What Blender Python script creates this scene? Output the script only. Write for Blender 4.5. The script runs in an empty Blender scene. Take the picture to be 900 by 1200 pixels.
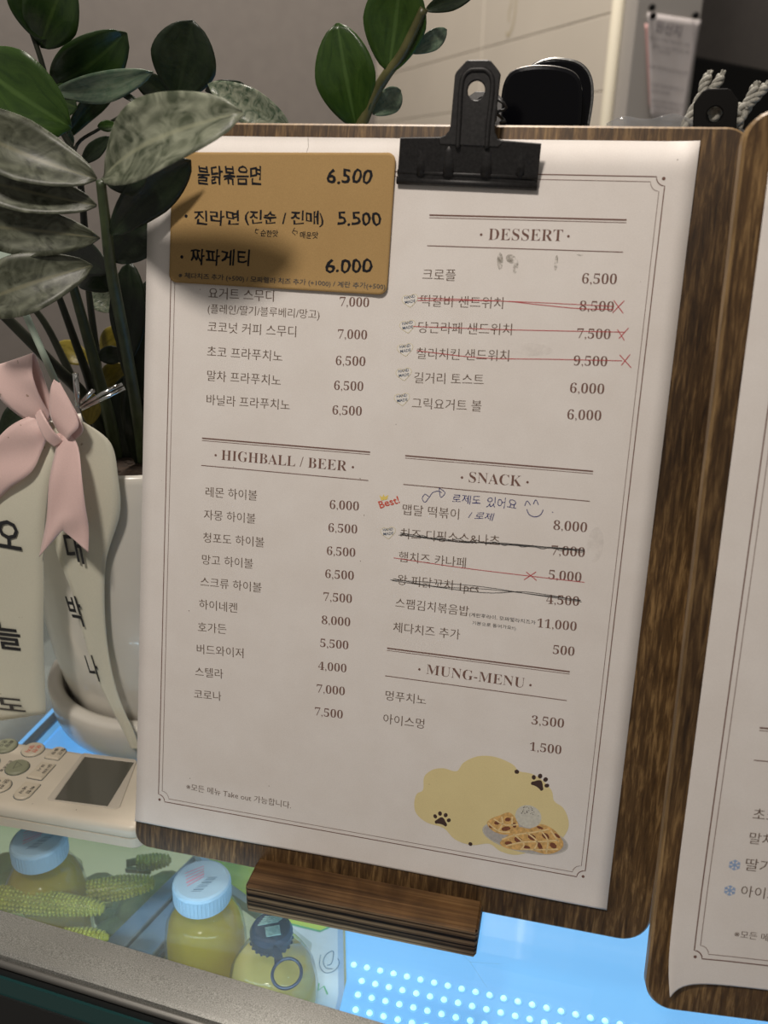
import bpy, bmesh, math, random
from mathutils import Vector, Matrix, noise
from mathutils.geometry import tessellate_polygon

S = 0.001            # everything below is written in millimetres; S turns it into metres
scene = bpy.context.scene
C = scene.collection
R = math.radians
random.seed(7)

# ------------------------------------------------------------------ camera, world, lights
cam_d = bpy.data.cameras.new('camera')
cam = bpy.data.objects.new('camera', cam_d)
C.objects.link(cam)
cam.matrix_world = Matrix((
    (0.97454636, -0.09984978, 0.20072225, 175.408 * S),
    (0.22325398, 0.35068675, -0.90949242, -281.281 * S),
    (0.02042199, 0.93115456, 0.36405236, 298.348 * S),
    (0, 0, 0, 1)))
cam_d.sensor_fit = 'VERTICAL'
cam_d.sensor_height = 36
cam_d.sensor_width = 27
cam_d.lens = 30
cam_d.clip_start = 0.01
cam_d.clip_end = 50
cam_d.dof.use_dof = True
cam_d.dof.focus_distance = 0.365
cam_d.dof.aperture_fstop = 11
scene.camera = cam

scene.view_settings.view_transform = 'Standard'
scene.view_settings.look = 'None'
scene.view_settings.gamma = 1
scene.view_settings.use_curve_mapping = False
scene.view_settings.exposure = 0

world = bpy.data.worlds.new('room_air')
scene.world = world
world.use_nodes = True
wb = world.node_tree.nodes['Background']
wb.inputs[0].default_value = (1.0, 0.93, 0.86, 1)
wb.inputs[1].default_value = 0.19


def area(name, loc, target, size, power, col=(1, .93, .85), shape='DISK', sy=None):
    d = bpy.data.lights.new(name, 'AREA')
    d.shape = shape
    d.size = size * S
    if sy: d.size_y = sy * S
    d.energy = power
    d.color = col
    o = bpy.data.objects.new(name, d)
    C.objects.link(o)
    o.location = Vector(loc) * S
    o.rotation_euler = (Vector(target) - Vector(loc)).to_track_quat('-Z', 'Y').to_euler()
    return o


area('ceiling_downlight', (15, -470, 850), (100, 40, 180), 105, 4.3, (1, .91, .82))
area('wall_fill_lamp', (-100, 700, 2000), (-50, 1200, 300), 500, 48, (1, .92, .84))  # unseen lamp added to brighten the background wall
area('cabinet_led_strip', (50, -40, -10), (45, 40, -70), 190, .085, (.52, .80, 1), 'RECTANGLE', 8)


# ------------------------------------------------------------------ materials
class NT:
    def __init__(s, name):
        s.m = bpy.data.materials.new(name)
        s.m.use_nodes = True
        s.t = s.m.node_tree
        s.b = s.t.nodes['Principled BSDF']
        s.out = s.t.nodes['Material Output']

    def n(s, typ, **kw):
        k = s.t.nodes.new(typ)
        for a, v in kw.items():
            if a.startswith('i_'):
                k.inputs[a[2:].replace('_', ' ')].default_value = v
            else:
                setattr(k, a, v)
        return k

    def l(s, a, b): s.t.links.new(a, b)

    def coord(s, scale, rot=(0, 0, 0), kind='Object'):
        tc = s.n('ShaderNodeTexCoord')
        mp = s.n('ShaderNodeMapping')
        mp.inputs['Scale'].default_value = scale
        mp.inputs['Rotation'].default_value = rot
        s.l(tc.outputs[kind], mp.inputs['Vector'])
        return mp.outputs[0]

    def noise(s, vec, scale=5, detail=4, rough=.55, dist=0):
        k = s.n('ShaderNodeTexNoise')
        k.inputs['Scale'].default_value = scale
        k.inputs['Detail'].default_value = detail
        k.inputs['Roughness'].default_value = rough
        k.inputs['Distortion'].default_value = dist
        if vec: s.l(vec, k.inputs['Vector'])
        return k.outputs[0]

    def ramp(s, fac, stops):
        k = s.n('ShaderNodeValToRGB')
        e = k.color_ramp.elements
        while len(e) < len(stops): e.new(.5)
        for i, (p, c) in enumerate(stops):
            e[i].position = p
            e[i].color = (*c, 1) if len(c) == 3 else c
        s.l(fac, k.inputs[0])
        return k.outputs[0]

    def mix(s, fac, a, b, mode='MIX'):
        k = s.n('ShaderNodeMix', data_type='RGBA', blend_type=mode)
        for v, i in ((fac, 0), (a, 6), (b, 7)):
            if isinstance(v, (int, float)): k.inputs[i].default_value = v
            elif isinstance(v, tuple): k.inputs[i].default_value = (*v, 1) if len(v) == 3 else v
            else: s.l(v, k.inputs[i])
        return k.outputs[2]

    def bump(s, h, strength=.3, dist=.1):
        k = s.n('ShaderNodeBump')
        k.inputs['Strength'].default_value = strength
        k.inputs['Distance'].default_value = dist * S
        s.l(h, k.inputs['Height'])
        s.l(k.outputs[0], s.b.inputs['Normal'])


def plain(name, col, rough=.5, metal=0, spec=.5, coat=0, emit=None, es=1, var=0, vs=300):
    t = NT(name)
    t.b.inputs['Base Color'].default_value = (*col, 1)
    t.b.inputs['Roughness'].default_value = rough
    t.b.inputs['Metallic'].default_value = metal
    t.b.inputs['Specular IOR Level'].default_value = spec
    t.b.inputs['Coat Weight'].default_value = coat
    if var:
        n = t.noise(t.coord((1, 1, 1)), vs, 4)
        c = t.ramp(n, [(.3, tuple(x * (1 - var) for x in col)), (.7, tuple(min(1, x * (1 + var)) for x in col))])
        t.l(c, t.b.inputs['Base Color'])
    if emit:
        t.b.inputs['Emission Color'].default_value = (*emit, 1)
        t.b.inputs['Emission Strength'].default_value = es
    return t.m


def wood(name, dark, mid, light, scale=(620, 300, 9), blot=13, rough=.42):
    t = NT(name)
    g = t.noise(t.coord(scale), 1.0, 6, .65, .4)
    c = t.ramp(g, [(.3, dark), (.5, mid), (.74, light)])
    b = t.noise(t.coord((1, 1, .35)), blot, 3, .5, .6)
    bc = t.ramp(b, [(.32, (.50, .48, .46)), (.68, (1.25, 1.23, 1.15))])
    t.l(t.mix(1.0, c, bc, 'MULTIPLY'), t.b.inputs['Base Color'])
    t.b.inputs['Roughness'].default_value = rough
    t.b.inputs['Specular IOR Level'].default_value = .35
    t.bump(g, .25, .12)
    return t.m


def ply():
    t = NT('plywood_edge')
    tc = t.n('ShaderNodeTexCoord')
    sp = t.n('ShaderNodeSeparateXYZ')
    t.l(tc.outputs['Object'], sp.inputs[0])
    w = t.n('ShaderNodeTexNoise', noise_dimensions='1D')
    nn = t.noise(t.coord((30, 30, 30)), 1, 3)
    ma = t.n('ShaderNodeMath', operation='MULTIPLY_ADD')
    t.l(nn, ma.inputs[0]); ma.inputs[1].default_value = .0012
    t.l(sp.outputs['Z'], ma.inputs[2])
    t.l(ma.outputs[0], w.inputs['W'])
    w.inputs['Scale'].default_value = 560
    w.inputs['Detail'].default_value = 1
    c = t.ramp(w.outputs[0], [(.42, (.016, .010, .006)), (.50, (.12, .072, .038)), (.60, (.26, .165, .09))])
    g = t.noise(t.coord((90, 900, 900)), 1, 5)
    t.l(t.mix(.6, c, t.ramp(g, [(.3, (.35, .35, .35)), (.7, (1, 1, 1))]), 'MULTIPLY'), t.b.inputs['Base Color'])
    t.b.inputs['Roughness'].default_value = .75
    t.b.inputs['Specular IOR Level'].default_value = .12
    return t.m


def paper(name, col, rough=.8, fib=.06, bs=.3):
    t = NT(name)
    n1 = t.noise(t.coord((1, 1, 1)), 2600, 5, .7)
    n2 = t.noise(t.coord((1, 1, 1)), 60, 3)
    c = t.ramp(n1, [(.3, tuple(x * (1 - fib) for x in col)), (.7, tuple(min(1, x * (1 + fib * .6)) for x in col))])
    c2 = t.ramp(n2, [(.3, (.95, .94, .93)), (.7, (1, 1, 1))])
    t.l(t.mix(1.0, c, c2, 'MULTIPLY'), t.b.inputs['Base Color'])
    t.b.inputs['Roughness'].default_value = rough
    t.b.inputs['Specular IOR Level'].default_value = .2
    t.bump(n1, bs, .08)
    return t.m


def leafmat(name, a, b, dust=0, rough=.35, vein=(.25, .3, .15), vstr=.4, streak=9):
    t = NT(name)
    uv = t.coord((1, 1, 1), kind='UV')
    sp = t.n('ShaderNodeSeparateXYZ')
    t.l(uv, sp.inputs[0])
    n = t.noise(t.coord((6, 2.5, 1), kind='UV'), 1.4, 5, .6, .8)
    c = t.ramp(n, [(.3, a), (.7, b)])
    # midrib line along the leaf
    m = t.n('ShaderNodeMath', operation='SUBTRACT'); t.l(sp.outputs[0], m.inputs[0]); m.inputs[1].default_value = .5
    m2 = t.n('ShaderNodeMath', operation='ABSOLUTE'); t.l(m.outputs[0], m2.inputs[0])
    rib = t.ramp(m2.outputs[0], [(.0, (vstr,) * 3), (.02, (vstr * .8,) * 3), (.045, (0, 0, 0))])
    # side veins
    w = t.n('ShaderNodeTexNoise')
    mp = t.coord((1.6, streak * .38, 1), (0, 0, .6), 'UV')
    t.l(mp, w.inputs['Vector']); w.inputs['Scale'].default_value = 1.6; w.inputs['Detail'].default_value = 6
    w.inputs['Distortion'].default_value = 1.8
    if dust:
        d = t.ramp(w.outputs[0], [(.36, (0, 0, 0)), (.66, (dust,) * 3)])
        c = t.mix(d, c, (.36, .38, .28))
    c = t.mix(rib, c, vein)
    t.l(c, t.b.inputs['Base Color'])
    t.b.inputs['Roughness'].default_value = rough
    t.b.inputs['Specular IOR Level'].default_value = .45
    t.bump(w.outputs[0], .35, .5)
    return t.m


def satin(name, col, rough=.45):
    t = NT(name)
    n = t.noise(t.coord((1, 1, 1)), 1800, 3, .6)
    c = t.ramp(n, [(.3, tuple(x * .93 for x in col)), (.7, col)])
    sp = t.noise(t.coord((1, 1, 1)), 260, 2, .5)
    c2 = t.ramp(sp, [(.24, (.55, .5, .42)), (.27, (1, 1, 1))])
    t.l(t.mix(1.0, c, c2, 'MULTIPLY'), t.b.inputs['Base Color'])
    t.b.inputs['Roughness'].default_value = rough
    t.b.inputs['Sheen Weight'].default_value = .3
    t.bump(n, .25, .08)
    return t.m


def clear(name, tint=(1, 1, 1), refl=.06, rough=.02, body=0, bodycol=(1, 1, 1)):
    """thin clear sheet or shell: straight-through light plus Fresnel gloss, optionally some milky body"""
    t = NT(name)
    tr = t.n('ShaderNodeBsdfTransparent'); tr.inputs[0].default_value = (*tint, 1)
    gl = t.n('ShaderNodeBsdfGlossy'); gl.inputs['Roughness'].default_value = rough
    fr = t.n('ShaderNodeFresnel')
    geo = t.n('ShaderNodeNewGeometry')
    ior = t.n('ShaderNodeMapRange'); ior.inputs['To Min'].default_value = 1.45; ior.inputs['To Max'].default_value = 1 / 1.45
    t.l(geo.outputs['Backfacing'], ior.inputs['Value']); t.l(ior.outputs[0], fr.inputs[0])
    mx = t.n('ShaderNodeMixShader')
    t.l(fr.outputs[0], mx.inputs[0]); t.l(tr.outputs[0], mx.inputs[1]); t.l(gl.outputs[0], mx.inputs[2])
    o = mx.outputs[0]
    if body:
        df = t.n('ShaderNodeBsdfDiffuse'); df.inputs[0].default_value = (*bodycol, 1)
        tl = t.n('ShaderNodeBsdfTranslucent'); tl.inputs[0].default_value = (*bodycol, 1)
        ad = t.n('ShaderNodeMixShader'); ad.inputs[0].default_value = .5
        t.l(df.outputs[0], ad.inputs[1]); t.l(tl.outputs[0], ad.inputs[2])
        m2 = t.n('ShaderNodeMixShader'); m2.inputs[0].default_value = body
        t.l(o, m2.inputs[1]); t.l(ad.outputs[0], m2.inputs[2])
        o = m2.outputs[0]
    t.l(o, t.out.inputs[0])
    return t.m


def smudgemat(name, col, amt, scale):
    t = NT(name)
    n = t.noise(t.coord((1, 1, 1)), scale, 5, .7)
    r = t.ramp(n, [(.42, (0, 0, 0)), (.62, (amt,) * 3)])
    tr = t.n('ShaderNodeBsdfTransparent')
    mx = t.n('ShaderNodeMixShader')
    t.b.inputs['Base Color'].default_value = (*col, 1)
    t.b.inputs['Roughness'].default_value = .9
    t.l(r, mx.inputs[0]); t.l(tr.outputs[0], mx.inputs[1]); t.l(t.b.outputs[0], mx.inputs[2])
    t.l(mx.outputs[0], t.out.inputs[0])
    return t.m


M = dict(
    board=wood('dark_stained_veneer', (.036, .019, .008), (.105, .058, .023), (.33, .205, .088)),
    board_edge=wood('highlit_board_edge', (.14, .085, .035), (.26, .165, .075), (.42, .28, .13)),  # golden edge highlight put into this lighter wood colour
    foot=wood('brown_stained_block', (.060, .030, .012), (.135, .070, .028), (.26, .15, .065), (9, 500, 500), 40, .35),
    ply=ply(),
    paper=paper('menu_paper', (.80, .755, .715)),
    kraft=paper('kraft_card', (.42, .272, .112), .75, .14),
    brown=plain('brown_print', (.185, .105, .085), .8, spec=.1),
    grey=plain('grey_brown_print', (.16, .115, .09), .8, spec=.1),
    marker=plain('black_marker', (.010, .010, .013), .7, spec=.15),
    bluepen=plain('blue_pen', (.018, .022, .16), .5),
    blackpen=plain('black_pen', (.03, .028, .028), .5),
    redpen=plain('red_pen', (.50, .055, .065), .5),
    redprint=plain('red_print', (.60, .07, .035), .7),
    navy=plain('navy_print', (.03, .06, .12), .7),
    heart=plain('heart_cream', (.80, .765, .715), .7),
    heartline=plain('heart_outline', (.66, .58, .36), .7),
    crown=plain('crown_yellow', (.80, .62, .16), .7),
    cloud=paper('pale_yellow_print', (.76, .645, .34)),
    paw=plain('paw_brown', (.055, .028, .022), .7),
    plate=plain('plate_grey_print', (.44, .41, .38), .7, var=.12, vs=900),
    waffle=plain('waffle_gold_print', (.66, .40, .14), .7, var=.3, vs=700),
    wafflelt=plain('waffle_light_print', (.80, .60, .30), .7, var=.15, vs=900),
    waffledk=plain('waffle_dark_print', (.20, .065, .03), .7, var=.3, vs=900),
    scoop=plain('scoop_print', (.60, .58, .50), .7, var=.1, vs=900),
    snow=plain('snowflake_print', (.30, .42, .64), .7),
    smudge=smudgemat('grey_smudge', (.24, .22, .17), .6, 420),
    smudge2=smudgemat('faint_smudge', (.42, .38, .33), .10, 130),
    black_metal=plain('black_powder_coat', (.022, .021, .021), .48, .35, var=.35, vs=900),
    black_gloss=plain('black_gloss_plastic', (.002, .002, .003), .10, spec=.22),
    chrome=plain('chrome', (.72, .72, .70), .15, 1),
    chrome_dim=plain('worn_chrome', (.30, .30, .29), .28, 1, var=.4, vs=700),
    dark_metal=plain('scuffed_steel', (.22, .21, .20), .3, 1, var=.3, vs=900),
    pot=plain('white_glazed_ceramic', (.70, .67, .60), .22, coat=.3, var=.03, vs=30),
    soil=plain('dark_soil', (.03, .018, .010), .95, var=.6, vs=500),
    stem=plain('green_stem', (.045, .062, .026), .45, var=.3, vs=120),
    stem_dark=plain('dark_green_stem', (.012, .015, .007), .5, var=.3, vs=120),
    stem_brown=plain('brown_green_stem', (.10, .095, .035), .4, var=.35, vs=90),
    pick=plain('pale_green_pick', (.36, .44, .36), .4),
    sign=plain('pale_green_card', (.50, .60, .52), .6),
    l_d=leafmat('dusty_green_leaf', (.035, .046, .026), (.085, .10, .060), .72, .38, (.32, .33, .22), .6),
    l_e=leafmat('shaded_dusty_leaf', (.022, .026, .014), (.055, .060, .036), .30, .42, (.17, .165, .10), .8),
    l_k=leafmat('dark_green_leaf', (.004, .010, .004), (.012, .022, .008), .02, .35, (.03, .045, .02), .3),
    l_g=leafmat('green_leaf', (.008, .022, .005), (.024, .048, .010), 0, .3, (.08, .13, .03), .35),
    l_b=leafmat('bright_green_leaf', (.016, .042, .006), (.038, .080, .012), 0, .3, (.09, .16, .04), .5),
    l_t=leafmat('grey_green_leaf', (.045, .085, .055), (.12, .18, .12), .25, .3, (.16, .21, .13), .4),
    l_v=leafmat('frosted_green_leaf', (.03, .055, .03), (.11, .15, .10), .8, .25, (.16, .19, .12), .3, 14),
    l_y=leafmat('yellowing_leaf', (.14, .11, .012), (.28, .22, .03), 0, .4, (.34, .28, .07), .3),
    pink=satin('pink_satin', (.80, .57, .53)),
    white=satin('cream_satin', (.68, .66, .53)),
    inkblack=plain('black_foil_lettering', (.02, .02, .022), .3),
    remote=plain('ivory_plastic', (.64, .575, .465), .35, var=.03, vs=60),
    remote_frame=plain('grey_ivory_plastic', (.52, .47, .39), .35),
    lcd=plain('lcd_panel', (.085, .082, .065), .08, coat=.5),
    btn_ivory=plain('ivory_rubber', (.60, .53, .41), .5),
    btn_green=plain('sage_rubber', (.26, .27, .18), .5),
    trim=plain('brushed_counter_trim', (.27, .27, .25), .42, .7, var=.5, vs=2600),
    trim_lip=plain('trim_lip_metal', (.20, .195, .18), .5, .8),
    black_seal=plain('dark_seal', (.018, .020, .020), .5),
    teal_glass=plain('teal_edge_glass', (.02, .075, .075), .15),
    cabinet=plain('cabinet_lining', (.16, .17, .16), .6),
    blue_panel=plain('lit_blue_panel', (.1, .3, .5), .4, emit=(.145, .44, .90), es=.82),
    led=plain('led_lens', (.6, .8, .8), .3, emit=(.42, .92, .98), es=1.0),
    led_dim=plain('led_edge', (.2, .4, .6), .3, emit=(.10, .33, .62), es=.9),
    fill_glow=plain('added_floor_glow', (.2, .25, .2), .5, emit=(.24, .30, .14), es=.5),
    rail=plain('dark_rail', (.05, .08, .10), .4),
    steel=plain('steel_tray', (.30, .36, .38), .35, .6, var=.15, vs=60),
    juice=clear('golden_juice', (.90, .70, .14), .05, .1, .6, (.86, .64, .06)),
    juice2=clear('pale_juice', (.92, .82, .40), .05, .1, .55, (.95, .76, .28)),
    bottle=clear('clear_bottle', (.95, .97, .97), .06, .05),
    cap=plain('blue_lit_cap', (.38, .54, .68), .55),  # blue cabinet light put into the cap colour
    cap_dark=plain('dark_ring_pull_cap', (.016, .026, .05), .35, .3, var=.5, vs=1500),
    cap_label=plain('grey_green_cap_print', (.20, .30, .26), .5, var=.3, vs=900),
    pinkprint=plain('pink_cap_print', (.62, .30, .42), .6),
    darkprint=plain('dark_cap_print', (.12, .22, .32), .6),
    corn=plain('corn_kernels', (.42, .40, .05), .3, var=.25, vs=260),
    husk=plain('green_husk', (.30, .33, .09), .6, var=.3, vs=80),
    lime=paper('lime_print', (.50, .68, .10), .5),
    limeedge=plain('green_print_edge', (.10, .42, .20), .6),
    bag=plain('pale_blue_bag', (.52, .66, .74), .4, var=.08, vs=50),
    glass=clear('counter_glass', (.97, .985, .985), .06, .0, .085, (.62, .68, .66)),
    film=clear('clear_film', (.93, .93, .93), .06, .12, .22, (.5, .5, .5)),
    rope=plain('grey_cord', (.33, .32, .28), .85, var=.3, vs=1500),
    wallbeige=plain('beige_wall_panel', (.62, .56, .47), .6, var=.03, vs=6),
    wallbead=plain('corner_bead', (.78, .72, .57), .5),
    wallgrey=plain('grey_wall_paint', (.150, .134, .121), .8, var=.05, vs=40),
    column=plain('grey_column_face', (.36, .335, .31), .6),
    groove=plain('panel_joint', (.50, .45, .38), .8),
    blackbox=plain('black_unit', (.004, .0035, .003), .6, spec=.12),
    tan=plain('tan_stain', (.50, .43, .29), .7),
    notepaper=paper('note_paper', (.52, .48, .47)),
    notepink=plain('pink_note', (.60, .34, .32), .7),
    noteink=plain('grey_note_print', (.20, .18, .19), .8),
)


# ------------------------------------------------------------------ object helpers (millimetres in, metres out)
def thing(name, label, cat, loc, group=None):
    o = bpy.data.objects.new(name, None)
    o.empty_display_size = .01
    C.objects.link(o)
    o.location = Vector(loc) * S
    o['label'] = label; o['category'] = cat
    if group: o['group'] = group
    return o


def worg(o):
    v = Vector((0, 0, 0))
    while o:
        v = v + o.location
        o = o.parent
    return v / S


def mk(name, verts, faces, mat, parent=None, loc=None, smooth=False, uvs=None, label=None, kind=None, solid=0):
    """one mesh object; verts in world mm, stored relative to the parent thing (or loc)"""
    org = worg(parent) if parent else Vector(loc or (0, 0, 0))
    me = bpy.data.meshes.new(name)
    me.from_pydata([tuple((Vector(v) - org) * S) for v in verts], [], faces)
    if uvs:
        u = me.uv_layers.new(name='UVMap')
        for lp in me.loops: u.data[lp.index].uv = uvs[lp.vertex_index]
    mats = mat if isinstance(mat, list) else [mat]
    for m_ in mats: me.materials.append(M[m_] if isinstance(m_, str) else m_)
    if smooth:
        for p in me.polygons: p.use_smooth = True
    me.update()
    o = bpy.data.objects.new(name, me)
    C.objects.link(o)
    if parent: o.parent = parent
    else: o.location = org * S
    if label: o['label'] = label
    if kind: o['kind'] = kind
    if solid:
        md = o.modifiers.new('thickness', 'SOLIDIFY'); md.thickness = solid * S; md.offset = -1
    return o


def tag(o, label, cat, group=None):
    o['label'] = label; o['category'] = cat
    if group: o['group'] = group
    return o


class B:
    """vertex/face collector"""
    def __init__(s): s.v = []; s.f = []
    def add(s, vs, fs):
        k = len(s.v); s.v += [tuple(v) for v in vs]; s.f += [[i + k for i in f] for f in fs]
        return s
    def box(s, x0, x1, y0, y1, z0, z1, fn=None):
        vs = [(x, y, z) for x in (x0, x1) for y in (y0, y1) for z in (z0, z1)]
        if fn: vs = [fn(*v) for v in vs]
        return s.add(vs, [(0, 1, 3, 2), (4, 6, 7, 5), (0, 4, 5, 1), (2, 3, 7, 6), (0, 2, 6, 4), (1, 5, 7, 3)])
    def tube(s, pts, r, seg=10, cap=True, fn=None):
        pts = [Vector(p) for p in pts]
        n = len(pts); rs = r if isinstance(r, (list, tuple)) else [r] * n
        up = None; vs = []; fs = []
        for i, p in enumerate(pts):
            d = (pts[min(i + 1, n - 1)] - pts[max(i - 1, 0)]).normalized()
            if up is None:
                up = Vector((0, 0, 1)) if abs(d.z) < .9 else Vector((1, 0, 0))
            a = d.cross(up).normalized(); b = a.cross(d).normalized(); up = b
            for k in range(seg):
                t = 2 * math.pi * k / seg
                vs.append(p + (a * math.cos(t) + b * math.sin(t)) * rs[i])
        for i in range(n - 1):
            for k in range(seg):
                fs.append((i * seg + k, i * seg + (k + 1) % seg, (i + 1) * seg + (k + 1) % seg, (i + 1) * seg + k))
        if cap:
            fs.append(tuple(range(seg))[::-1]); fs.append(tuple((n - 1) * seg + k for k in range(seg)))
        if fn: vs = [fn(*v) for v in vs]
        return s.add(vs, fs)
    def lathe(s, prof, c, seg=48, a0=0):
        """prof: list of (radius, z); c: centre x, y, z0"""
        vs = []; fs = []; n = len(prof)
        for r, z in prof:
            for k in range(seg):
                t = 2 * math.pi * k / seg
                vs.append((c[0] + r * math.cos(t), c[1] + r * math.sin(t), c[2] + z))
        for i in range(n - 1):
            for k in range(seg):
                fs.append((i * seg + k, i * seg + (k + 1) % seg, (i + 1) * seg + (k + 1) % seg, (i + 1) * seg + k))
        if prof[0][0] > .01: fs.append(tuple(range(seg))[::-1])
        if prof[-1][0] > .01: fs.append(tuple((n - 1) * seg + k for k in range(seg)))
        return s.add(vs, fs)
    def ball(s, c, r, sx=1, sy=1, sz=1, u=10, w=7):
        vs = [(c[0], c[1], c[2] - r * sz)]; fs = []
        for i in range(1, w):
            a = -math.pi / 2 + math.pi * i / w
            for k in range(u):
                t = 2 * math.pi * k / u
                vs.append((c[0] + r * sx * math.cos(a) * math.cos(t), c[1] + r * sy * math.cos(a) * math.sin(t), c[2] + r * sz * math.sin(a)))
        vs.append((c[0], c[1], c[2] + r * sz))
        for k in range(u): fs.append((0, 1 + (k + 1) % u, 1 + k))
        for i in range(w - 2):
            for k in range(u):
                a = 1 + i * u
                fs.append((a + k, a + (k + 1) % u, a + u + (k + 1) % u, a + u + k))
        e = len(vs) - 1; a = 1 + (w - 2) * u
        for k in range(u): fs.append((e, a + k, a + (k + 1) % u))
        return s.add(vs, fs)
    def slab(s, out, n0, n1, fn, holes=(), bev=0, bev0=0):
        """prism of an outline (ccw, 2-D) from level n0 to n1 through fn(x, y, n), with a chamfer"""
        def inset(P, d):
            n = len(P); Q = []
            for i in range(n):
                a = Vector(P[i - 1]); b = Vector(P[i]); c = Vector(P[(i + 1) % n])
                e1 = (b - a).normalized(); e2 = (c - b).normalized()
                n1_ = Vector((-e1.y, e1.x)); n2_ = Vector((-e2.y, e2.x))
                m = n1_ + n2_
                m = m / max(.3, m.dot(n1_)) if m.length > 1e-6 else n1_
                Q.append(tuple(b + m * d))
            return Q
        def one(P, hole):
            rings = []
            sg = -1 if hole else 1
            if bev0: rings.append((inset(P, bev0 * sg), n0)); rings.append((P, n0 + bev0))
            else: rings.append((P, n0))
            if bev: rings.append((P, n1 - bev)); rings.append((inset(P, bev * sg), n1))
            else: rings.append((P, n1))
            return rings
        all_r = [one(list(out), False)] + [one(list(h)[::-1] if False else list(h), True) for h in holes]
        for hi, rings in enumerate(all_r):
            vs = []; fs = []; n = len(rings[0][0])
            for P, z in rings: vs += [fn(p[0], p[1], z) for p in P]
            for i in range(len(rings) - 1):
                for k in range(n):
                    q = (i * n + k, i * n + (k + 1) % n, (i + 1) * n + (k + 1) % n, (i + 1) * n + k)
                    fs.append(q if hi == 0 else q[::-1])
            s.add(vs, fs)
        for end, lev in ((0, n0), (-1, n1)):
            loops = [r[end][0] for r in all_r]
            flat = [p for l_ in loops for p in l_]
            tris = tessellate_polygon([[Vector((p[0], p[1], 0)) for p in l_] for l_ in loops])
            fs = []
            for t in tris:
                a, b, c = (Vector(flat[i]) for i in t)
                ccw = (b - a).cross(c - a) > 0
                if ccw == (end == 0): t = t[::-1]
                fs.append(tuple(t))
            s.add([fn(p[0], p[1], lev) for p in flat], fs)
        return s
    def strip(s, pairs, sub=5, cols=6, fn=None, notch=0, wob=0):
        """smooth sheet through (left, right) point pairs"""
        L = [Vector(p[0]) for p in pairs]; Rr = [Vector(p[1]) for p in pairs]
        def cr(P, i, t):
            p0 = P[max(i - 1, 0)]; p1 = P[i]; p2 = P[i + 1]; p3 = P[min(i + 2, len(P) - 1)]
            return .5 * ((2 * p1) + (p2 - p0) * t + (2 * p0 - 5 * p1 + 4 * p2 - p3) * t * t + (3 * p1 - p0 - 3 * p2 + p3) * t ** 3)
        rows = []
        for i in range(len(pairs) - 1):
            for k in range(sub):
                rows.append((cr(L, i, k / sub), cr(Rr, i, k / sub)))
        rows.append((L[-1], Rr[-1]))
        vs = []
        for j, (a, b) in enumerate(rows):
            for k in range(cols + 1):
                t = k / cols
                p = a.lerp(b, t)
                if notch:
                    q = max(0, (j - (len(rows) - 1 - 2 * sub)) / (2 * sub))
                    p.z += notch * (1 - abs(2 * t - 1)) * q
                if wob:
                    p.y += wob * math.sin(t * math.pi * 2 + j * .35)
                vs.append(p)
        c1 = cols + 1; fs = []
        for j in range(len(rows) - 1):
            for k in range(cols):
                fs.append((j * c1 + k, j * c1 + k + 1, (j + 1) * c1 + k + 1, (j + 1) * c1 + k))
        return s.add(vs, fs)
    def mk(s, name, mat, parent=None, **kw): return mk(name, s.v, s.f, mat, parent, **kw)


def rrect(x0, y0, x1, y1, r, seg=6):
    P = []
    rr = r if isinstance(r, (list, tuple)) else (r,) * 4        # bl, br, tr, tl
    for (cx, cy, a, q) in ((x0 + rr[0], y0 + rr[0], 180, rr[0]), (x1 - rr[1], y0 + rr[1], 270, rr[1]),
                           (x1 - rr[2], y1 - rr[2], 0, rr[2]), (x0 + rr[3], y1 - rr[3], 90, rr[3])):
        if q < .01: P.append((cx, cy)); continue
        for k in range(seg + 1):
            t = R(a + 90 * k / seg)
            P.append((cx + q * math.cos(t), cy + q * math.sin(t)))
    return P


def circle(cx, cy, r, n=24, ry=None, rot=0):
    ry = ry or r; c, s_ = math.cos(rot), math.sin(rot)
    return [(cx + r * math.cos(t) * c - ry * math.sin(t) * s_, cy + r * math.cos(t) * s_ + ry * math.sin(t) * c)
            for t in (2 * math.pi * k / n for k in range(n))]


def flat(x, y, z): return (x, y, z)


def spline(P, sub=5, closed=True):
    n = len(P); out = []
    P = [Vector(p) for p in P]
    rng = range(n) if closed else range(n - 1)
    for i in rng:
        g = (lambda k: P[k % n]) if closed else (lambda k: P[min(max(k, 0), n - 1)])
        p0, p1, p2, p3 = g(i - 1), g(i), g(i + 1), g(i + 2)
        for k in range(sub):
            t = k / sub
            out.append(tuple(.5 * ((2 * p1) + (p2 - p0) * t + (2 * p0 - 5 * p1 + 4 * p2 - p3) * t * t + (3 * p1 - p0 - 3 * p2 + p3) * t ** 3)))
    if not closed: out.append(tuple(P[-1]))
    return out


# frames of the two leaning boards: fn(x, y, n) -> world mm (n = distance in front of the board face)
def frame(o, a, u):
    o = Vector(o); a = Vector(a).normalized(); u = Vector(u); u = (u - a * u.dot(a)).normalized(); n = a.cross(u)
    return lambda x, y, k=0.0: tuple(o + a * x + u * y + n * k)


LEAN = R(12)
F1 = frame((0, 0, 22), (1, 0, 0), (0, math.sin(LEAN), math.cos(LEAN)))
F2 = frame((224.81, -32.27, 9), (0.99568, 0.09284, 0.00133), (-0.01811, 0.18011, 0.98348))

# ------------------------------------------------------------------ lettering
_jobs = []


def bold(t):
    r = ''
    for ch in t:
        if 'A' <= ch <= 'Z': r += chr(0x1D400 + ord(ch) - 65)
        elif 'a' <= ch <= 'z': r += chr(0x1D41A + ord(ch) - 97)
        elif '0' <= ch <= '9': r += chr(0x1D7CE + ord(ch) - 48)
        else: r += ch
    return r


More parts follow.
